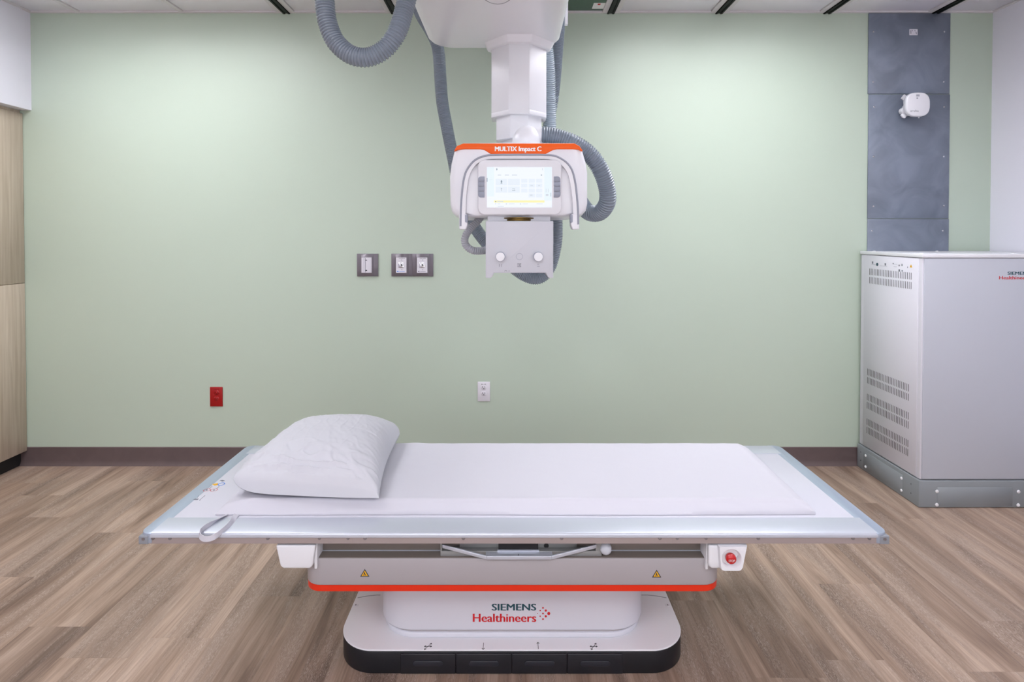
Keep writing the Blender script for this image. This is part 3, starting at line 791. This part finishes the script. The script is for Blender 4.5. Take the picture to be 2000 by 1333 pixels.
box_b = B(); box(box_b, P(948, 0, 1.70).x, P(1080, 0, 1.70).x, 1.693, Yd, P(0, 1085, 1.7).z, P(0, 1082.5, 1.7).z); obj('grip_plate', box_b, 'alu', tr)
bm = B(); prism(bm, pxr(1012, 1013, 1082, 1086, 1.689), 'y', 1.6872, 1.6875); obj('centre_mark', bm, 'ink', tr)
bm = B(); lathe(bm, P(1184.5, 1077, 1.70)+Vector((0, .049, 0)), (0,-1,0), [(.008, 0), (.008, .02), (.0165, .024), (.0185, .034), (.0165, .043), (.010, .048), (.003, .049)], 24); obj('clamp_knob', bm, 'knob_grey', tr, label='round grey clamp knob')
bm = B(); cyl(bm, P(1067, 1066.5, Yd+.02), (0,-1,0), .0075, .0008, 18); obj('mark', bm, 'gap_dark', tr)
# warning triangles
for px, py in ((712.5, 1119.5), (1282.5, 1121)):
    Yw_ = 1.70
    bm = B(); prism(bm, pxo([(px-9, py+7.5), (px+9, py+7.5), (px, py-7.5)], Yw_), 'y', Yw_-.0006, Yw_); wt = obj('warning_triangle', bm, 'ink', t)
    bm = B(); prism(bm, pxo([(px-6.3, py+5.9), (px+6.3, py+5.9), (px, py-4.7)], Yw_), 'y', Yw_-.0009, Yw_-.0005); obj('triangle_fill', bm, 'yellow', wt)
    bm = B(); prism(bm, pxo([(px-2.5, py+5), (px-1.5, py), (px, py-2.5), (px+.8, py+1), (px+2.8, py+5), (px+1, py+4.5), (px, py+2), (px-1, py+5)], Yw_), 'y', Yw_-.0012, Yw_-.0008); obj('hand_mark', bm, 'ink', wt)
# pedestal
z1232 = P(0, 1232, 1.85).z
obj('pedestal', prism(B(), rrect(-.448, .449, 1.85, 2.35, .118, 12), 'z', z1232, ZB0), 'pedestal_white', t, bevel=.004, ang=60)
obj('pedestal_skirt', prism(B(), rrect(-.438, .439, 1.864, 2.343, .118, 12), 'z', .095, z1232), 'skirt_shaded', t)
obj('pedestal_foot', prism(B(), rrect(-.441, .442, 1.858, 2.346, .12, 12), 'z', .0785, .0955), 'pedestal_white', t, bevel=.003, ang=60)
# base
base = obj('base', prism(B(), rrect(-.573, .573, 1.8045, 2.62, .125, 14), 'z', .001, .0725), 'base_black', t, bevel=.002, ang=60)
bc = obj('base_cover', prism(B(), rrect(-.5735, .5735, 1.8035, 2.6205, .1255, 14), 'z', .0728, .0785), 'white_paint', t, bevel=.004, seg=3, ang=60, label='white top cover')
Ypd = 1.803
xs = [782, 890.5, 999.5, 1107.5, 1216]
for i, (a, b_) in enumerate(zip(xs, xs[1:])):
    xa, xb = P(a, 1300, 1.8045).x+.0012, P(b_, 1300, 1.8045).x-.0012
    pd = obj('foot_pedal', box(B(), xa, xb, Ypd-.003, Ypd+.01, .003, .068), 'pedal_black', t, bevel=.002)
    m_ = (xa+xb)/2
    obj('pedal_pad', prism(B(), rrect(m_-.048, m_+.048, .029, .046, .0084, 6), 'y', Ypd-.0055, Ypd-.0025), 'pedal_pill', pd, bevel=.0012)
seam = B(); YS = G(800, 1163, .0785).y
segs(seam, [((G(743, 1163, .0785).x, YS), (-.50, YS)), ((-.50, YS), (-.533, YS-.006)), ((-.533, YS-.006), (-.566, YS-.016)), ((.448, YS), (.50, YS)), ((.50, YS), (.533, YS-.006)), ((.533, YS-.006), (.566, YS-.016))], (0,0,.0785), (1,0,0), (0,1,0), .0025, .0003)
obj('cover_seam', seam, 'ink_soft', bc)
for px in (695, 1304):
    p = G(px, 1183, .0785); bm = B(); lathe(bm, p, (0,0,1), [(.009, 0), (.008, .0012), (.002, .0014)], 16); sc_ = obj('cover_screw', bm, 'grey_white', bc)
    bm = B(); cyl(bm, p+Vector((0,0,.0014)), (0,0,1), .0022, .0004, 10); obj('screw_slot', bm, 'ink', bc)
def arrow(bm, c, d, ln, hd=.006, wd=.0016):
    d = Vector((d[0], d[1])).normalized(); n_ = Vector((-d.y, d.x)); c = Vector(c)
    a = c-d*ln/2; b_ = c+d*ln/2
    segs(bm, [(a, b_), (b_, b_-d*hd+n_*hd*.7), (b_, b_-d*hd-n_*hd*.7)], (0,0,.0785), (1,0,0), (0,1,0), wd, .0005)
def c2(px, py):
    p = G(px, py, .0785); return (p.x, p.y)
bm = B(); arrow(bm, c2(944, 1263), (0, -1), .030); obj('arrow_mark', bm, 'ink', bc)
bm = B(); arrow(bm, c2(1051, 1262), (0, 1), .030); obj('arrow_mark', bm, 'ink', bc)
for px in (836, 1159.5):
    c = c2(px, 1263.5); bm = B()
    arrow(bm, (c[0]+.005, c[1]+.007), (1, 1.6), .018, .005); arrow(bm, (c[0]-.005, c[1]-.007), (-1, -1.6), .018, .005)
    arrow(bm, (c[0]+.004, c[1]), (1, 0), .016, .005); arrow(bm, (c[0]-.006, c[1]), (-1, 0), .012, .005)
    obj('arrow_mark', bm, 'ink', bc)
Yl = 1.85
two_line(t, 924, 1046.8, 961, 1180, 1193.2, 1199.5, 1215.5, Yl, .04)
bm = B()
for (px, py, r) in ((1050, 1199, .8), (1055, 1193.3, 1.2), (1055, 1204.4, 1.2), (1060.5, 1188, 1.7), (1060.5, 1199, 1.7), (1060.5, 1210, 1.7), (1066, 1193.3, 2.2), (1066, 1204.5, 2.2), (1071.8, 1199, 3)):
    cyl(bm, P(px, py, Yl), (0,-1,0), r*Yl/F, .0006, 16)
obj('dot_mark', bm, 'red_ink', t)

# ---------------------------------------------------------------- pad with sheet
def fbm(x_, y_, z_=0): return noise.fractal(Vector((x_, y_, z_)), 1.0, 2.0, 4)
t = thing('examination_pad', 'thin white sheet covered pad lying on the tabletop', 'mattress', (0, 2.03, ZT))
bm = B(); NX, NY = 220, 90
PX0, PX1, PY0, PY1 = -.93, .955, 1.772, 2.288
def pad_pt(i, j):
    u, v = i/NX, j/NY
    X = PX0+(PX1-PX0)*u; Y = PY0+(PY1-PY0)*v
    e = min(1, max(0, (Y-PY0)/.036)); front = e**.85*(1-.04*math.sin(e*math.pi))
    back = min(1, (PY1-Y)/.02)**.5
    l_ = min(1, (X-PX0)/.10)**.6 if X < PX0+.1 else 1
    r_ = min(1, max(0, (PX1-X)/.05))**.6
    h = .006+(.030+.008*v)*min(front, back)*min(l_*.9+.1, r_*.85+.15)
    fr_ = math.exp(-((Y-PY0-.02)/.018)**2)
    wr = .0016*noise.noise(Vector((X*7+Y*25, Y*30, 0)))*fr_+.0022*max(0, math.sin((X*1.0+Y*2.6)*48+3*noise.noise(Vector((X*3, Y*3, 1)))))*fr_*max(0, min(1, (X-.35)*3))
    gen = .0011*fbm(X*2.2, Y*5)+.0009*fbm(X*9+Y*4, Y*8, 3)
    fold = .0025*math.exp(-((X+.44-(Y-1.8)*.12)/.03)**2)*min(1, max(0, (Y-1.82)*8))   # soft fold beside the pillow
    Yo = Y+(.0015*noise.noise(Vector((X*9, 0, 2)))-.003*math.sin(X*5.1) if j == 0 else 0)
    gen += .0016*math.exp(-((Y-PY0-.037)/.004)**2)*min(1, (X-PX0)*12)
    gap = .002+.0015*noise.noise(Vector((X*6, 5, 1)))
    return (X+(.004*noise.noise(Vector((Y*9, 1, 2))) if i in (0, NX) else 0), Yo, ZT-.0005+max(.003, h+wr+gen+fold) if j else ZT+.0025+gap)
g = [[bm.verts.new(pad_pt(i, j)) for j in range(NY+1)] for i in range(NX+1)]
for i in range(NX):
    for j in range(NY): bm.faces.new((g[i][j], g[i+1][j], g[i+1][j+1], g[i][j+1]))
# underside skirt
bd = [g[i][0] for i in range(NX+1)]+[g[NX][j] for j in range(1, NY+1)]+[g[i][NY] for i in range(NX-1, -1, -1)]+[g[0][j] for j in range(NY-1, 0, -1)]
lo = [bm.verts.new((v.co.x, v.co.y, ZT+.0004)) for v in bd]
for i in range(len(bd)): bm.faces.new((bd[i], lo[i], lo[(i+1) % len(bd)], bd[(i+1) % len(bd)]))
bm.faces.new(lo)
obj('sheet', bm, 'cloth', t)
def ribbon(bm, pts, wd, th, up):
    path = catmull(pts, .005); prev = None; nu = len(up)-1
    for i, p in enumerate(path):
        tn = (path[min(i+1, len(path)-1)]-path[max(i-1, 0)]).normalized(); fi = i/(len(path)-1)*nu; k0 = min(int(fi), nu-1); u_ = Vector(up[k0]).lerp(Vector(up[k0+1]), fi-k0); u_ = (u_-tn*u_.dot(tn)).normalized(); s_ = tn.cross(u_)
        ring = [bm.verts.new(p+u_*a*wd/2+s_*b_*th/2) for a, b_ in ((-1,-1),(1,-1),(1,1),(-1,1))]
        if prev:
            for k in range(4): bm.faces.new((prev[k], prev[(k+1) % 4], ring[(k+1) % 4], ring[k]))
        else: bm.faces.new(ring[::-1])
        prev = ring
    bm.faces.new(prev)
    return bm
bm = B()
ribbon(bm, [(-.893, 1.79, .5325), (-.900, 1.76, .5325), (-.909, 1.72, .534), (-.918, 1.685, .536), (-.919, 1.662, .535), (-.912, 1.650, .529), (-.896, 1.643, .525), (-.877, 1.645, .526), (-.864, 1.655, .531), (-.855, 1.68, .536), (-.853, 1.71, .536), (-.860, 1.75, .534), (-.868, 1.79, .5325)], .016, .0022,
       [(1,.2,.2), (1,.2,.3), (.8,.1,.8), (0,.1,1), (0,.1,1), (0,.1,1), (0,.1,1), (0,.1,1), (0,.1,1), (-.3,.1,1), (-.8,.1,.8), (-1,.1,.3), (-1,.1,.2)])
obj('strap_loop', bm, 'cloth', t, label='white fabric strap loop hanging over the table edge')

# ---------------------------------------------------------------- pillow
ZPd = ZT+.0455
t = thing('pillow', 'plump white pillow in a crumpled pillowcase on the left end of the pad', 'pillow', (-.66, 2.05, ZPd))
FL, FR, BL, BR = Vector((-.925, 1.872, .026)), Vector((-.420, 1.783, .002)), Vector((-.85, 2.27, .03)), Vector((-.452, 2.285, .03))
bm = B(); N1 = 150
CREASES = [(-.90, .02, .015, .018, .0050, -.9, .35), (-.84, -.06, .03, .018, .0045, -.6, .7), (-.95, -.01, .008, .012, .0045, -.3, .9), (-.74, .18, .03, .03, .0025, -.95, -.2), (-.62, -.36, .03, .03, .0025, .35, .98)]
def pil(u, v, topside):
    # u,v in -1..1
    a, b_ = (u+1)/2, (v+1)/2
    p = (FL*(1-a)+FR*a)*(1-b_)+(BL*(1-a)+BR*a)*b_
    # edges bow inwards between the corners
    ins = .030
    if u > 0: p.x -= ins*.5*u**3*(1-v*v)
    if v > 0: p.y -= ins*v**3*(1-u*u)
    else: p.y -= .052*abs(v)**3*(1-abs(u)**5)*(.55-.45*u)
    e = ((1-abs(u)**2.6)*(1-abs(v)**2.6))
    h = max(0, e)**(.40-.10*max(0, v))
    edge = min(1-abs(u), 1-abs(v))
    seam = p.z*(.15+.85*abs(u)**5 if v < 0 else 1)
    if topside:
        H = .142+.024*(v*.5+.2)
        z = seam*(1-h)+h*H
        z += .004*fbm(u*1.7, v*1.7, 4)*h
        # creases radiating from corners and along the front
        z += .005*h*max(0, 1-edge*2.0)*noise.noise(Vector((u*6+v*2, v*14, 7)))
        z += .0009*noise.noise(Vector((u*14+v*9, v*5-u*3, 2)))*min(1, h*2)
        rg = 1-abs(noise.noise(Vector((u*3.1+v*1.2, v*6.5, 9))))*2
        z += .006*max(0, rg-.55)*max(0, 1-abs(v+.72)*3.0)*4*.6
        rg2 = 1-abs(noise.noise(Vector((u*5+4, v*2.2, 19))))*2
        z += .002*max(0, rg2-.8)*3*h
        for (c0_, c1_, c2_, wd_, dp_, ua, ub) in CREASES:
            d_ = v-(c0_+c1_*u+c2_*math.sin(u*4.3+c0_*9)); f_ = max(0, min(1, (u-ua)*5, (ub-u)*5))
            z += 2.4*dp_*h*f_*(math.exp(-((d_-wd_)/wd_)**2)-math.exp(-(d_/wd_)**2))
        z = max(z, seam*(1-min(1, h*1.5))+.0008)
    else:
        z = seam*(1-min(1, h*1.5)); z = max(.0, z)
    p.z = z+ZPd
    return p
for side in (True, False):
    gg = [[bm.verts.new(pil(-1+2*i/N1, -1+2*j/N1, side)) for j in range(N1+1)] for i in range(N1+1)]
    for i in range(N1):
        for j in range(N1):
            q = (gg[i][j], gg[i+1][j], gg[i+1][j+1], gg[i][j+1]); bm.faces.new(q if side else q[::-1])
bmesh.ops.remove_doubles(bm, verts=bm.verts, dist=.0004)
obj('pillowcase', bm, 'cloth_pillow', t)

# ---------------------------------------------------------------- overhead x-ray unit
t = thing('overhead_xray_unit', 'ceiling hung white x-ray tube unit with orange band, touch screen and grey corrugated hoses', 'x-ray machine', (.0, 2.0, 1.3))
# carriage
ZCB = 2.14
CXa, CXb = -.318, .182
pl_ = rrect(CXa, CXb, 1.1, 2.245, .10, 10)
bm = B()
lev = [(0, .030), (.004, .014), (.014, .003), (.030, 0), (.56, -.02)]
prev = None
for dz, ins in lev:
    ring = []
    for (x_, y_) in rrect(CXa+ins, CXb-ins, 1.1+ins, 2.262-ins, max(.10-ins, .05), 10): ring.append(bm.verts.new((x_, y_, ZCB+dz)))
    if prev:
        for i in range(len(ring)): bm.faces.new((prev[i], prev[(i+1) % len(ring)], ring[(i+1) % len(ring)], ring[i]))
    else: bm.faces.new(ring)
    prev = ring
bm.faces.new(prev)
car = obj('carriage', bm, 'white_shell', t)
obj('carriage_mount', box(B(), -.26, .12, 1.2, 2.2, 2.69, ZC-.0125), 'grey_white', t)
bm = B(); yse = G(0, 70, ZCB).y
segs(bm, [((CXa+.05, yse), (-.07, yse))], (0,0,ZCB), (1,0,0), (0,-1,0), .002, .0004); obj('cover_seam', bm, 'ink_soft', car)
e0 = G(968, -60, ZCB); e1 = G(968, 8, ZCB)
bm = B(); cy_ = (e0.y+e1.y)/2; ry_ = abs(e1.y-e0.y)/2; rx_ = .055
for i in range(32):
    a0 = 2*math.pi*i/32; a1 = 2*math.pi*(i+1)/32
    segs(bm, [((e0.x+rx_*math.cos(a0), -(cy_+ry_*math.sin(a0))), (e0.x+rx_*math.cos(a1), -(cy_+ry_*math.sin(a1))))], (0,0,ZCB), (1,0,0), (0,-1,0), .0022, .0004)
obj('cover_ring', bm, 'ink_soft', car)
bm = B(); box(bm, .208, .219, 2.24, 2.262, 2.235, 2.34); obj('side_hook', bm, 'white_paint', t)
# telescopic column
def octo(cx, hw, ff, yf, yc, yb):
    return [(cx-ff, yf), (cx+ff, yf), (cx+hw, yc), (cx+hw, yb), (cx+ff, yb+.06), (cx-ff, yb+.06), (cx-hw, yb), (cx-hw, yc)]
CC = .0265
z66 = ZCB+.002
zc1 = P(0, 220, 2.12).z; zc2 = P(0, 269, 2.13).z
bm = B(); prism(bm, octo(CC, .119, .043, 2.10, 2.185, 2.22), 'z', ZCB-.022, ZCB+.02, octo(CC+.002, .14, .052, 2.06, 2.16, 2.225)); obj('column_collar', bm, 'white_shell', t, bevel=.004)
obj('column_tube', prism(B(), octo(CC, .1055, .0385, 2.12, 2.19, 2.27), 'z', zc1, ZCB), 'white_paint', t, bevel=.003)
bm = B(); prism(bm, octo(CC, .1057, .0387, 2.1195, 2.1895, 2.27), 'z', zc1-.005, zc1+.012); obj('column_rim', bm, 'white_paint', t, bevel=.0015)
obj('column_tube', prism(B(), octo(CC, .087, .034, 2.135, 2.195, 2.255), 'z', zc2, zc1+.02), 'white_paint', t, bevel=.003)
obj('column_tube', prism(B(), octo(CC+.006, .074, .03, 2.15, 2.215, 2.245), 'z', 1.70, zc2+.02), 'white_paint', t, bevel=.003)
# tube arm: domed knuckle
ck = P(1030, 280, 2.02)
bm = B(); lathe(bm, ck, (0, 0, 1), [(.054, -.03), (.054, 0)]+[(.054*math.cos(math.radians(a)), .062*math.sin(math.radians(a))) for a in (12, 24, 36, 48, 60, 70, 80)]+[(.003, .062)], 36)
obj('tube_arm', bm, 'white_shell', t)
bm = B(); cyl(bm, P(1032, 264.5, 2.02), (1, -.05, -.03), .029, .05, 28); obj('arm_sleeve', bm, 'white_shell', t, bevel=.006, seg=3)
# housing (tube head with covers)
YH = 1.90
hp = [(905, 279), (1000, 278), (1122, 279), (1131, 284), (1138, 294), (1145, 318), (1148, 338), (1148, 398), (1145, 412), (1138, 420), (1120, 424), (905, 425), (890, 421), (882, 413), (879, 400), (878, 345), (881, 320), (887, 295), (893, 284)]
def shrink(pts, cx, cy, s): return [(cx+(x_-cx)*s, cy+(y_-cy)*s) for x_, y_ in pts]
bm = B(); prev = None
for dy, ss in ((-.012, .90), (-.008, .955), (0, .985), (.014, 1.0), (.12, 1.03), (.30, 1.03), (.33, .98)):
    o_ = pxo(shrink(hp, 1013, 350, ss), YH); ring = [bm.verts.new((x_, YH+dy, z_)) for x_, z_ in o_]
    if prev:
        for i in range(len(ring)): bm.faces.new((prev[i], prev[(i+1) % len(ring)], ring[(i+1) % len(ring)], ring[i]))
    else: bm.faces.new(ring)
    prev = ring
bm.faces.new(prev)
hs = obj('tube_housing', bm, 'white_shell', t)
# orange band
ob = [(886.5, 295), (892, 285.5), (905, 280.2), (1000, 280.2), (1122, 280.2), (1132, 285.5), (1138.5, 295), (1130, 292.3), (1118, 291.5), (1088, 291.5), (1080, 293), (1066, 300.5), (1063, 301.5), (963, 301.5), (958, 300.5), (946, 293), (938, 291.5), (907, 291.5), (896, 292.5)]
def arc_band(pts, Y0, bulge):
    return None
bm = B(); prev = None
for Yy, ss in ((1.884, .975), (1.882, .99), (1.89, 1.0)):
    pass
prism(bm, pxo(ob, 1.884), 'y', 1.884, 1.915); band = obj('orange_band', bm, 'orange', hs, bevel=.002, seg=2, label='orange band')
textpx('lettering', 'MULTIX Impact C', 967, 1057, 286.3, 298.3, 1.884, 'white_ink', hs, .05, .0006)
# fascia plate under the arch
fz = [(908, 417), (909, 390), (913, 345), (921, 326), (938, 311), (960, 306), (1065, 306), (1088, 311), (1106, 326), (1114, 345), (1119, 390), (1120, 417), (1100, 422), (928, 422)]
obj('fascia', prism(B(), pxo(fz, 1.875), 'y', 1.875, 1.90), 'white_shell', hs, bevel=.006, seg=3)
# handle arch with grey trim
outer_p = [(899.5, 442), (900, 415), (902, 380), (906, 350), (912, 332), (922, 318), (936, 308), (955, 303.5), (1000, 302.5), (1070, 303), (1090, 307), (1105, 316), (1116, 330), (1122, 348), (1127, 385), (1129, 415), (1129.5, 442)]
inner_p = [(1121, 444), (1120, 416), (1118, 385), (1113, 352), (1108, 336), (1098, 323), (1086, 315), (1068, 310.5), (1000, 310), (957, 310.5), (940, 314.5), (928, 323), (919, 336), (914, 352), (910, 385), (909, 416), (908, 444)]
Ya0 = 1.855
oc = catmull([Vector(p+(0,)) for p in outer_p], 4); ic = catmull([Vector(p+(0,)) for p in inner_p[::-1]], 4)
n_ = 60
def resamp(c, n): return [c[int(round(i*(len(c)-1)/(n-1)))] for i in range(n)]
oc, ic = resamp(oc, n_), resamp(ic, n_)
bm = B(); prev = None
for a, b_ in zip(oc, ic):
    ring = []
    for p, yy in ((a, Ya0), (b_, Ya0+.004), (b_, 1.885), (a, 1.885)):
        q = P(p.x, p.y, Ya0); ring.append(bm.verts.new((q.x, yy, q.z)))
    if prev:
        for k in range(4): bm.faces.new((prev[k], prev[(k+1) % 4], ring[(k+1) % 4], ring[k]))
    else: bm.faces.new(ring[::-1])
    prev = ring
bm.faces.new(prev)
hd = obj('handle_arch', bm, 'white_shell', t)
pth = [Vector((P(p.x, p.y, Ya0).x, Ya0+.002, P(p.x, p.y, Ya0).z)) for p in oc]
bm = B(); sweep(bm, catmull(pth[::3]+[pth[-1]], .006), lambda i: .0035, 10); obj('handle_trim', bm, 'trim_grey', hd, label='grey edge trim')
for xa, xb, gx0, gx1 in ((896.5, 912.5, 908.5, 913.5), (1115, 1131.5, 1113.5, 1118.5)):
    bm = B(); prism(bm, pxo([(xa, 418), (xb, 418), (xb, 440), (xb-3 if xa < 1000 else xb, 448.5), (xa if xa < 1000 else xa+3, 448.5), (xa, 440)], Ya0), 'y', Ya0+.001, 1.90)
    obj('handle_grip', bm, 'white_shell', hd, bevel=.004, seg=3)
    bm = B(); prism(bm, pxr(gx0, gx1, 419, 435, Ya0, 2.4), 'y', Ya0-.002, Ya0+.02); obj('grip_button', bm, 'key_grey', hd, bevel=.001)
# display
YD = 1.852
dp = obj('display_panel', prism(B(), pxr(933, 1097, 312, 420, YD, 14, 8), 'y', YD, 1.88), 'grey_white', t, bevel=.004, seg=3, label='grey white control panel with touch screen')
scn = obj('touch_screen', prism(B(), pxr(951, 1078, 326.5, 405.5, YD), 'y', YD-.0006, YD+.002), 'screen', dp, label='lit touch screen')
def sq(bm, x0, x1, y0, y1, e=.0009): prism(bm, pxr(x0, x1, y0, y1, YD), 'y', YD-e, YD-.0005)
bm = B(); sq(bm, 951.5, 965, 327, 384, .0008); sq(bm, 1063, 1077.5, 327, 392, .0008); obj('screen_side', bm, 'screen_blue', dp)
bm = B()
for q in ((968, 990, 349.5, 362.5), (992, 1015, 349.5, 362.5), (968, 990.5, 364.5, 376.5), (992, 1015, 364.5, 376.5)): sq(bm, *q)
for r_ in range(4):
    for c_ in range(3):
        if r_ == 3 and c_ == 0: continue
        sq(bm, 1018+c_*14.5, 1030+c_*14.5, 349.5+r_*9.6, 357+r_*9.6)
obj('screen_tiles', bm, 'screen_tile', dp)
bm = B(); sq(bm, 964.5, 1063.5, 391.7, 396); obj('screen_bar', bm, 'screen_yellow', dp)
bm = B()
for q in ((978.6, 980.4, 352.5, 357), (977.6, 981.4, 354, 355), (978, 979, 357, 359.4), (980, 981, 357, 359.4), (970, 970.8, 329, 333.4), (969.3, 971.5, 330, 331.5), (979.1, 979.6, 367, 373.5), (978, 981, 368.5, 369), (1056.3, 1058.6, 341.5, 343), (967.3, 969, 393, 395), (1001.5, 1002.5, 368, 370), (1004, 1005.5, 369, 370), (1001, 1003, 371.5, 373), (1004.5, 1006, 371.5, 373), (950.8, 951.9, 348, 355.5), (1075.5, 1076.2, 376.8, 384)): sq(bm, *q, .0012)
obj('screen_icons', bm, 'screen_ink', dp)
bm = B()
for q in ((972, 979, 341.5, 343), (986, 994, 341.5, 343), (1000, 1010, 341.5, 343), (971, 983, 393, 394.6), (967, 969, 397.6, 399.2), (972, 977, 398, 399), (988, 990.5, 397.6, 399.6), (994, 1005, 398, 399), (1015.5, 1018, 397.6, 399.6), (1021, 1031, 398, 399), (1048, 1060, 398, 399), (972, 984, 403, 403.8), (1059, 1060, 328.5, 333), (955, 962, 351.6, 352), (1066, 1067, 369, 376), (1070.5, 1071.5, 369, 376), (1066, 1071, 379, 383), (1036, 1041, 362, 363.5), (1051, 1055, 362, 363.5), (1035, 1040, 380.5, 382.5)): sq(bm, *q, .0011)
obj('screen_icons', bm, 'screen_faint', dp)
for side in (0, 1):
    xa, xb = ((933.8, 946.3), (1081.8, 1094.5))[side]
    for k in range(4):
        y0_, y1_ = (345, 355.4, 365, 374.5)[k], (354.9, 364.5, 374, 386)[k]
        cr = ([0,0,0,0])
        if k == 0: cr[1 if side == 0 else 0] = 1
        if k == 3: cr[2 if side == 0 else 3] = 1
        a = P(xa, y1_, YD); b_ = P(xb, y0_, YD)
        pts = rrect(a.x, b_.x, a.z, b_.z, 5.5*YD/F, 5, cr)
        obj('key', prism(B(), pts, 'y', YD-.003, YD+.001), 'key_grey', dp, bevel=.0008, seg=1)
# ring between head and collimator
obj('collimator_mount', prism(B(), pxr(952, 1075, 421, 433, 1.895), 'y', 1.895, 2.06), 'white_shell', t, bevel=.003)
bm = B(); c_ = P(1013, 428.5, 1.94)
lathe(bm, (c_.x, 1.925, c_.z-.008), (0,0,1), [(.046, 0), (.050, .003), (.050, .006), (.046, .007), (.058, .009), (.058, .012), (.04, .014)], 40); obj('rotation_ring', bm, 'brass', t, label='dark brass rotation ring')
YC = 1.862
cp = [(948.5, 432), (1081, 432), (1080.5, 543.5), (1072, 543.5), (1069.5, 541), (1066, 533.3), (964.5, 533.3), (961.5, 541), (958, 543.5), (948.5, 543.5)]
col = obj('collimator', prism(B(), pxo(cp, YC), 'y', YC, 2.06), 'collimator_grey', t, bevel=.0025, label='square collimator box with two knobs')
for px in (977.3, 1051):
    bm = B(); lathe(bm, P(px, 501.5, YC), (0,-1,0), [(.0155, 0), (.0155, .004), (.0148, .006), (.0148, .018), (.0138, .0205), (.004, .021)], 28); kb = obj('knob', bm, 'white_shell', col)
    bm = B(); lathe(bm, P(px, 501.5, YC-.018), (0,-1,0), [(.0160, -.002), (.0160, .001)], 28); obj('knob_shade', bm, 'key_grey', col)  # shading round the knob face, drawn as a grey ring
bm = B(); c_ = P(1014.5, 501.5, YC)
for i in range(28):
    a0, a1 = 2*math.pi*i/28, 2*math.pi*(i+1)/28
    segs(bm, [((c_.x+.0105*math.cos(a0), c_.z+.0105*math.sin(a0)), (c_.x+.0105*math.cos(a1), c_.z+.0105*math.sin(a1)))], (0, YC, 0), (1,0,0), (0,0,1), .001)
obj('light_button', bm, 'key_grey', col)
def px_seg(bm, lst, Y, wd):
    for (u0, v0, u1, v1) in lst:
        a = P(u0, v0, Y); b_ = P(u1, v1, Y); segs(bm, [((a.x, a.z), (b_.x, b_.z))], (0, Y, 0), (1,0,0), (0,0,1), wd)
bm = B(); px_seg(bm, [(975.5, 516, 975.5, 521.5), (979.5, 516, 979.5, 521.5), (1049, 516.5, 1053, 516.5), (1049, 520.5, 1054, 520.5), (1010.5, 515, 1018, 515), (1010.5, 521.5, 1018, 521.5), (1011.5, 515.5, 1011.5, 521), (1017, 515.5, 1017, 521), (1013, 517, 1016, 517), (1013, 519.5, 1016, 519.5), (1014.3, 516.5, 1014.3, 520), (985, 530, 987, 529), (987.5, 528.5, 990.5, 530), (993, 529.6, 995.5, 529.6)], YC, .0013)
obj('print', bm, 'ink_soft', col)
# hoses ------------------------------------------------------------
def pp(lst): return [P(x_, y_, Y_) for x_, y_, Y_ in lst]
YL = 1.62
hose('corrugated_hose', [P(634, 0, YL)+Vector((-.005, 0, .55)), P(634, 0, YL)+Vector((-.003, 0, .25))]+pp([(634, -40, YL), (634.5, 5, YL), (640, 45, YL), (656, 82, YL), (685, 107, YL), (718, 112, YL), (750, 97, YL), (774, 66, YL), (788, 25, YL+.01), (798, -20, YL+.02), (806, -70, YL+.05), (815, -140, YL+.1)]), .0275, .0080, t, label='thick grey hose hanging in a wide loop on the left of the carriage')
hose('corrugated_hose', pp([(805, -40, 2.38), (812, 0, 2.38), (822, 28, 2.38), (838, 55, 2.38), (851, 80, 2.38), (857, 105, 2.38), (860, 150, 2.38), (864, 200, 2.38), (873, 250, 2.38), (885, 310, 2.38), (895, 360, 2.38), (908, 410, 2.36), (930, 448, 2.34), (955, 480, 2.32), (990, 512, 2.30), (1025, 538, 2.28), (1052, 543, 2.27), (1072, 525, 2.27), (1083, 490, 2.27), (1087, 450, 2.28), (1084, 400, 2.28), (1076, 360, 2.27), (1070, 330, 2.26)]), .0262, .0062, t, label='long grey hose looping behind the tube head')
hose('corrugated_hose', pp([(1078, 345, 2.33), (1077, 300, 2.33), (1074.5, 260, 2.32), (1073.5, 200, 2.31), (1072, 140, 2.31), (1068, 95, 2.31), (1064, 60, 2.32)]), .0262, .0075, t, 'hose_light', label='pale grey hose right beside the column')
hose('corrugated_hose', pp([(1094, 10, 2.42), (1092, 50, 2.42), (1088, 100, 2.42), (1085, 140, 2.42), (1080, 190, 2.42), (1073, 235, 2.44), (1064, 290, 2.46)]), .026, .0062, t, label='grey hose behind the pale one right of the column')
hose('corrugated_hose', pp([(1057, 264.5, 2.02), (1068, 265, 2.02), (1090, 269, 2.02), (1120, 280, 2.02), (1150, 301, 2.03), (1172, 330, 2.04), (1185, 365, 2.06), (1186, 395, 2.08), (1172, 415, 2.12), (1152, 416, 2.16), (1138, 402, 2.20), (1126, 380, 2.24)]), .0315, .0085, t, label='grey hose arching round the right of the tube head')
hose('corrugated_hose', pp([(942, 418, 1.98), (934, 431, 1.97), (920, 445, 1.96), (909, 462, 1.95), (909, 477, 1.95), (920, 488, 1.95), (935, 490.5, 1.96), (955, 488, 1.98)]), .0135, .0068, t, 'hose_dark', amp=.0022, label='thin dark hose in a small loop left of the collimator')
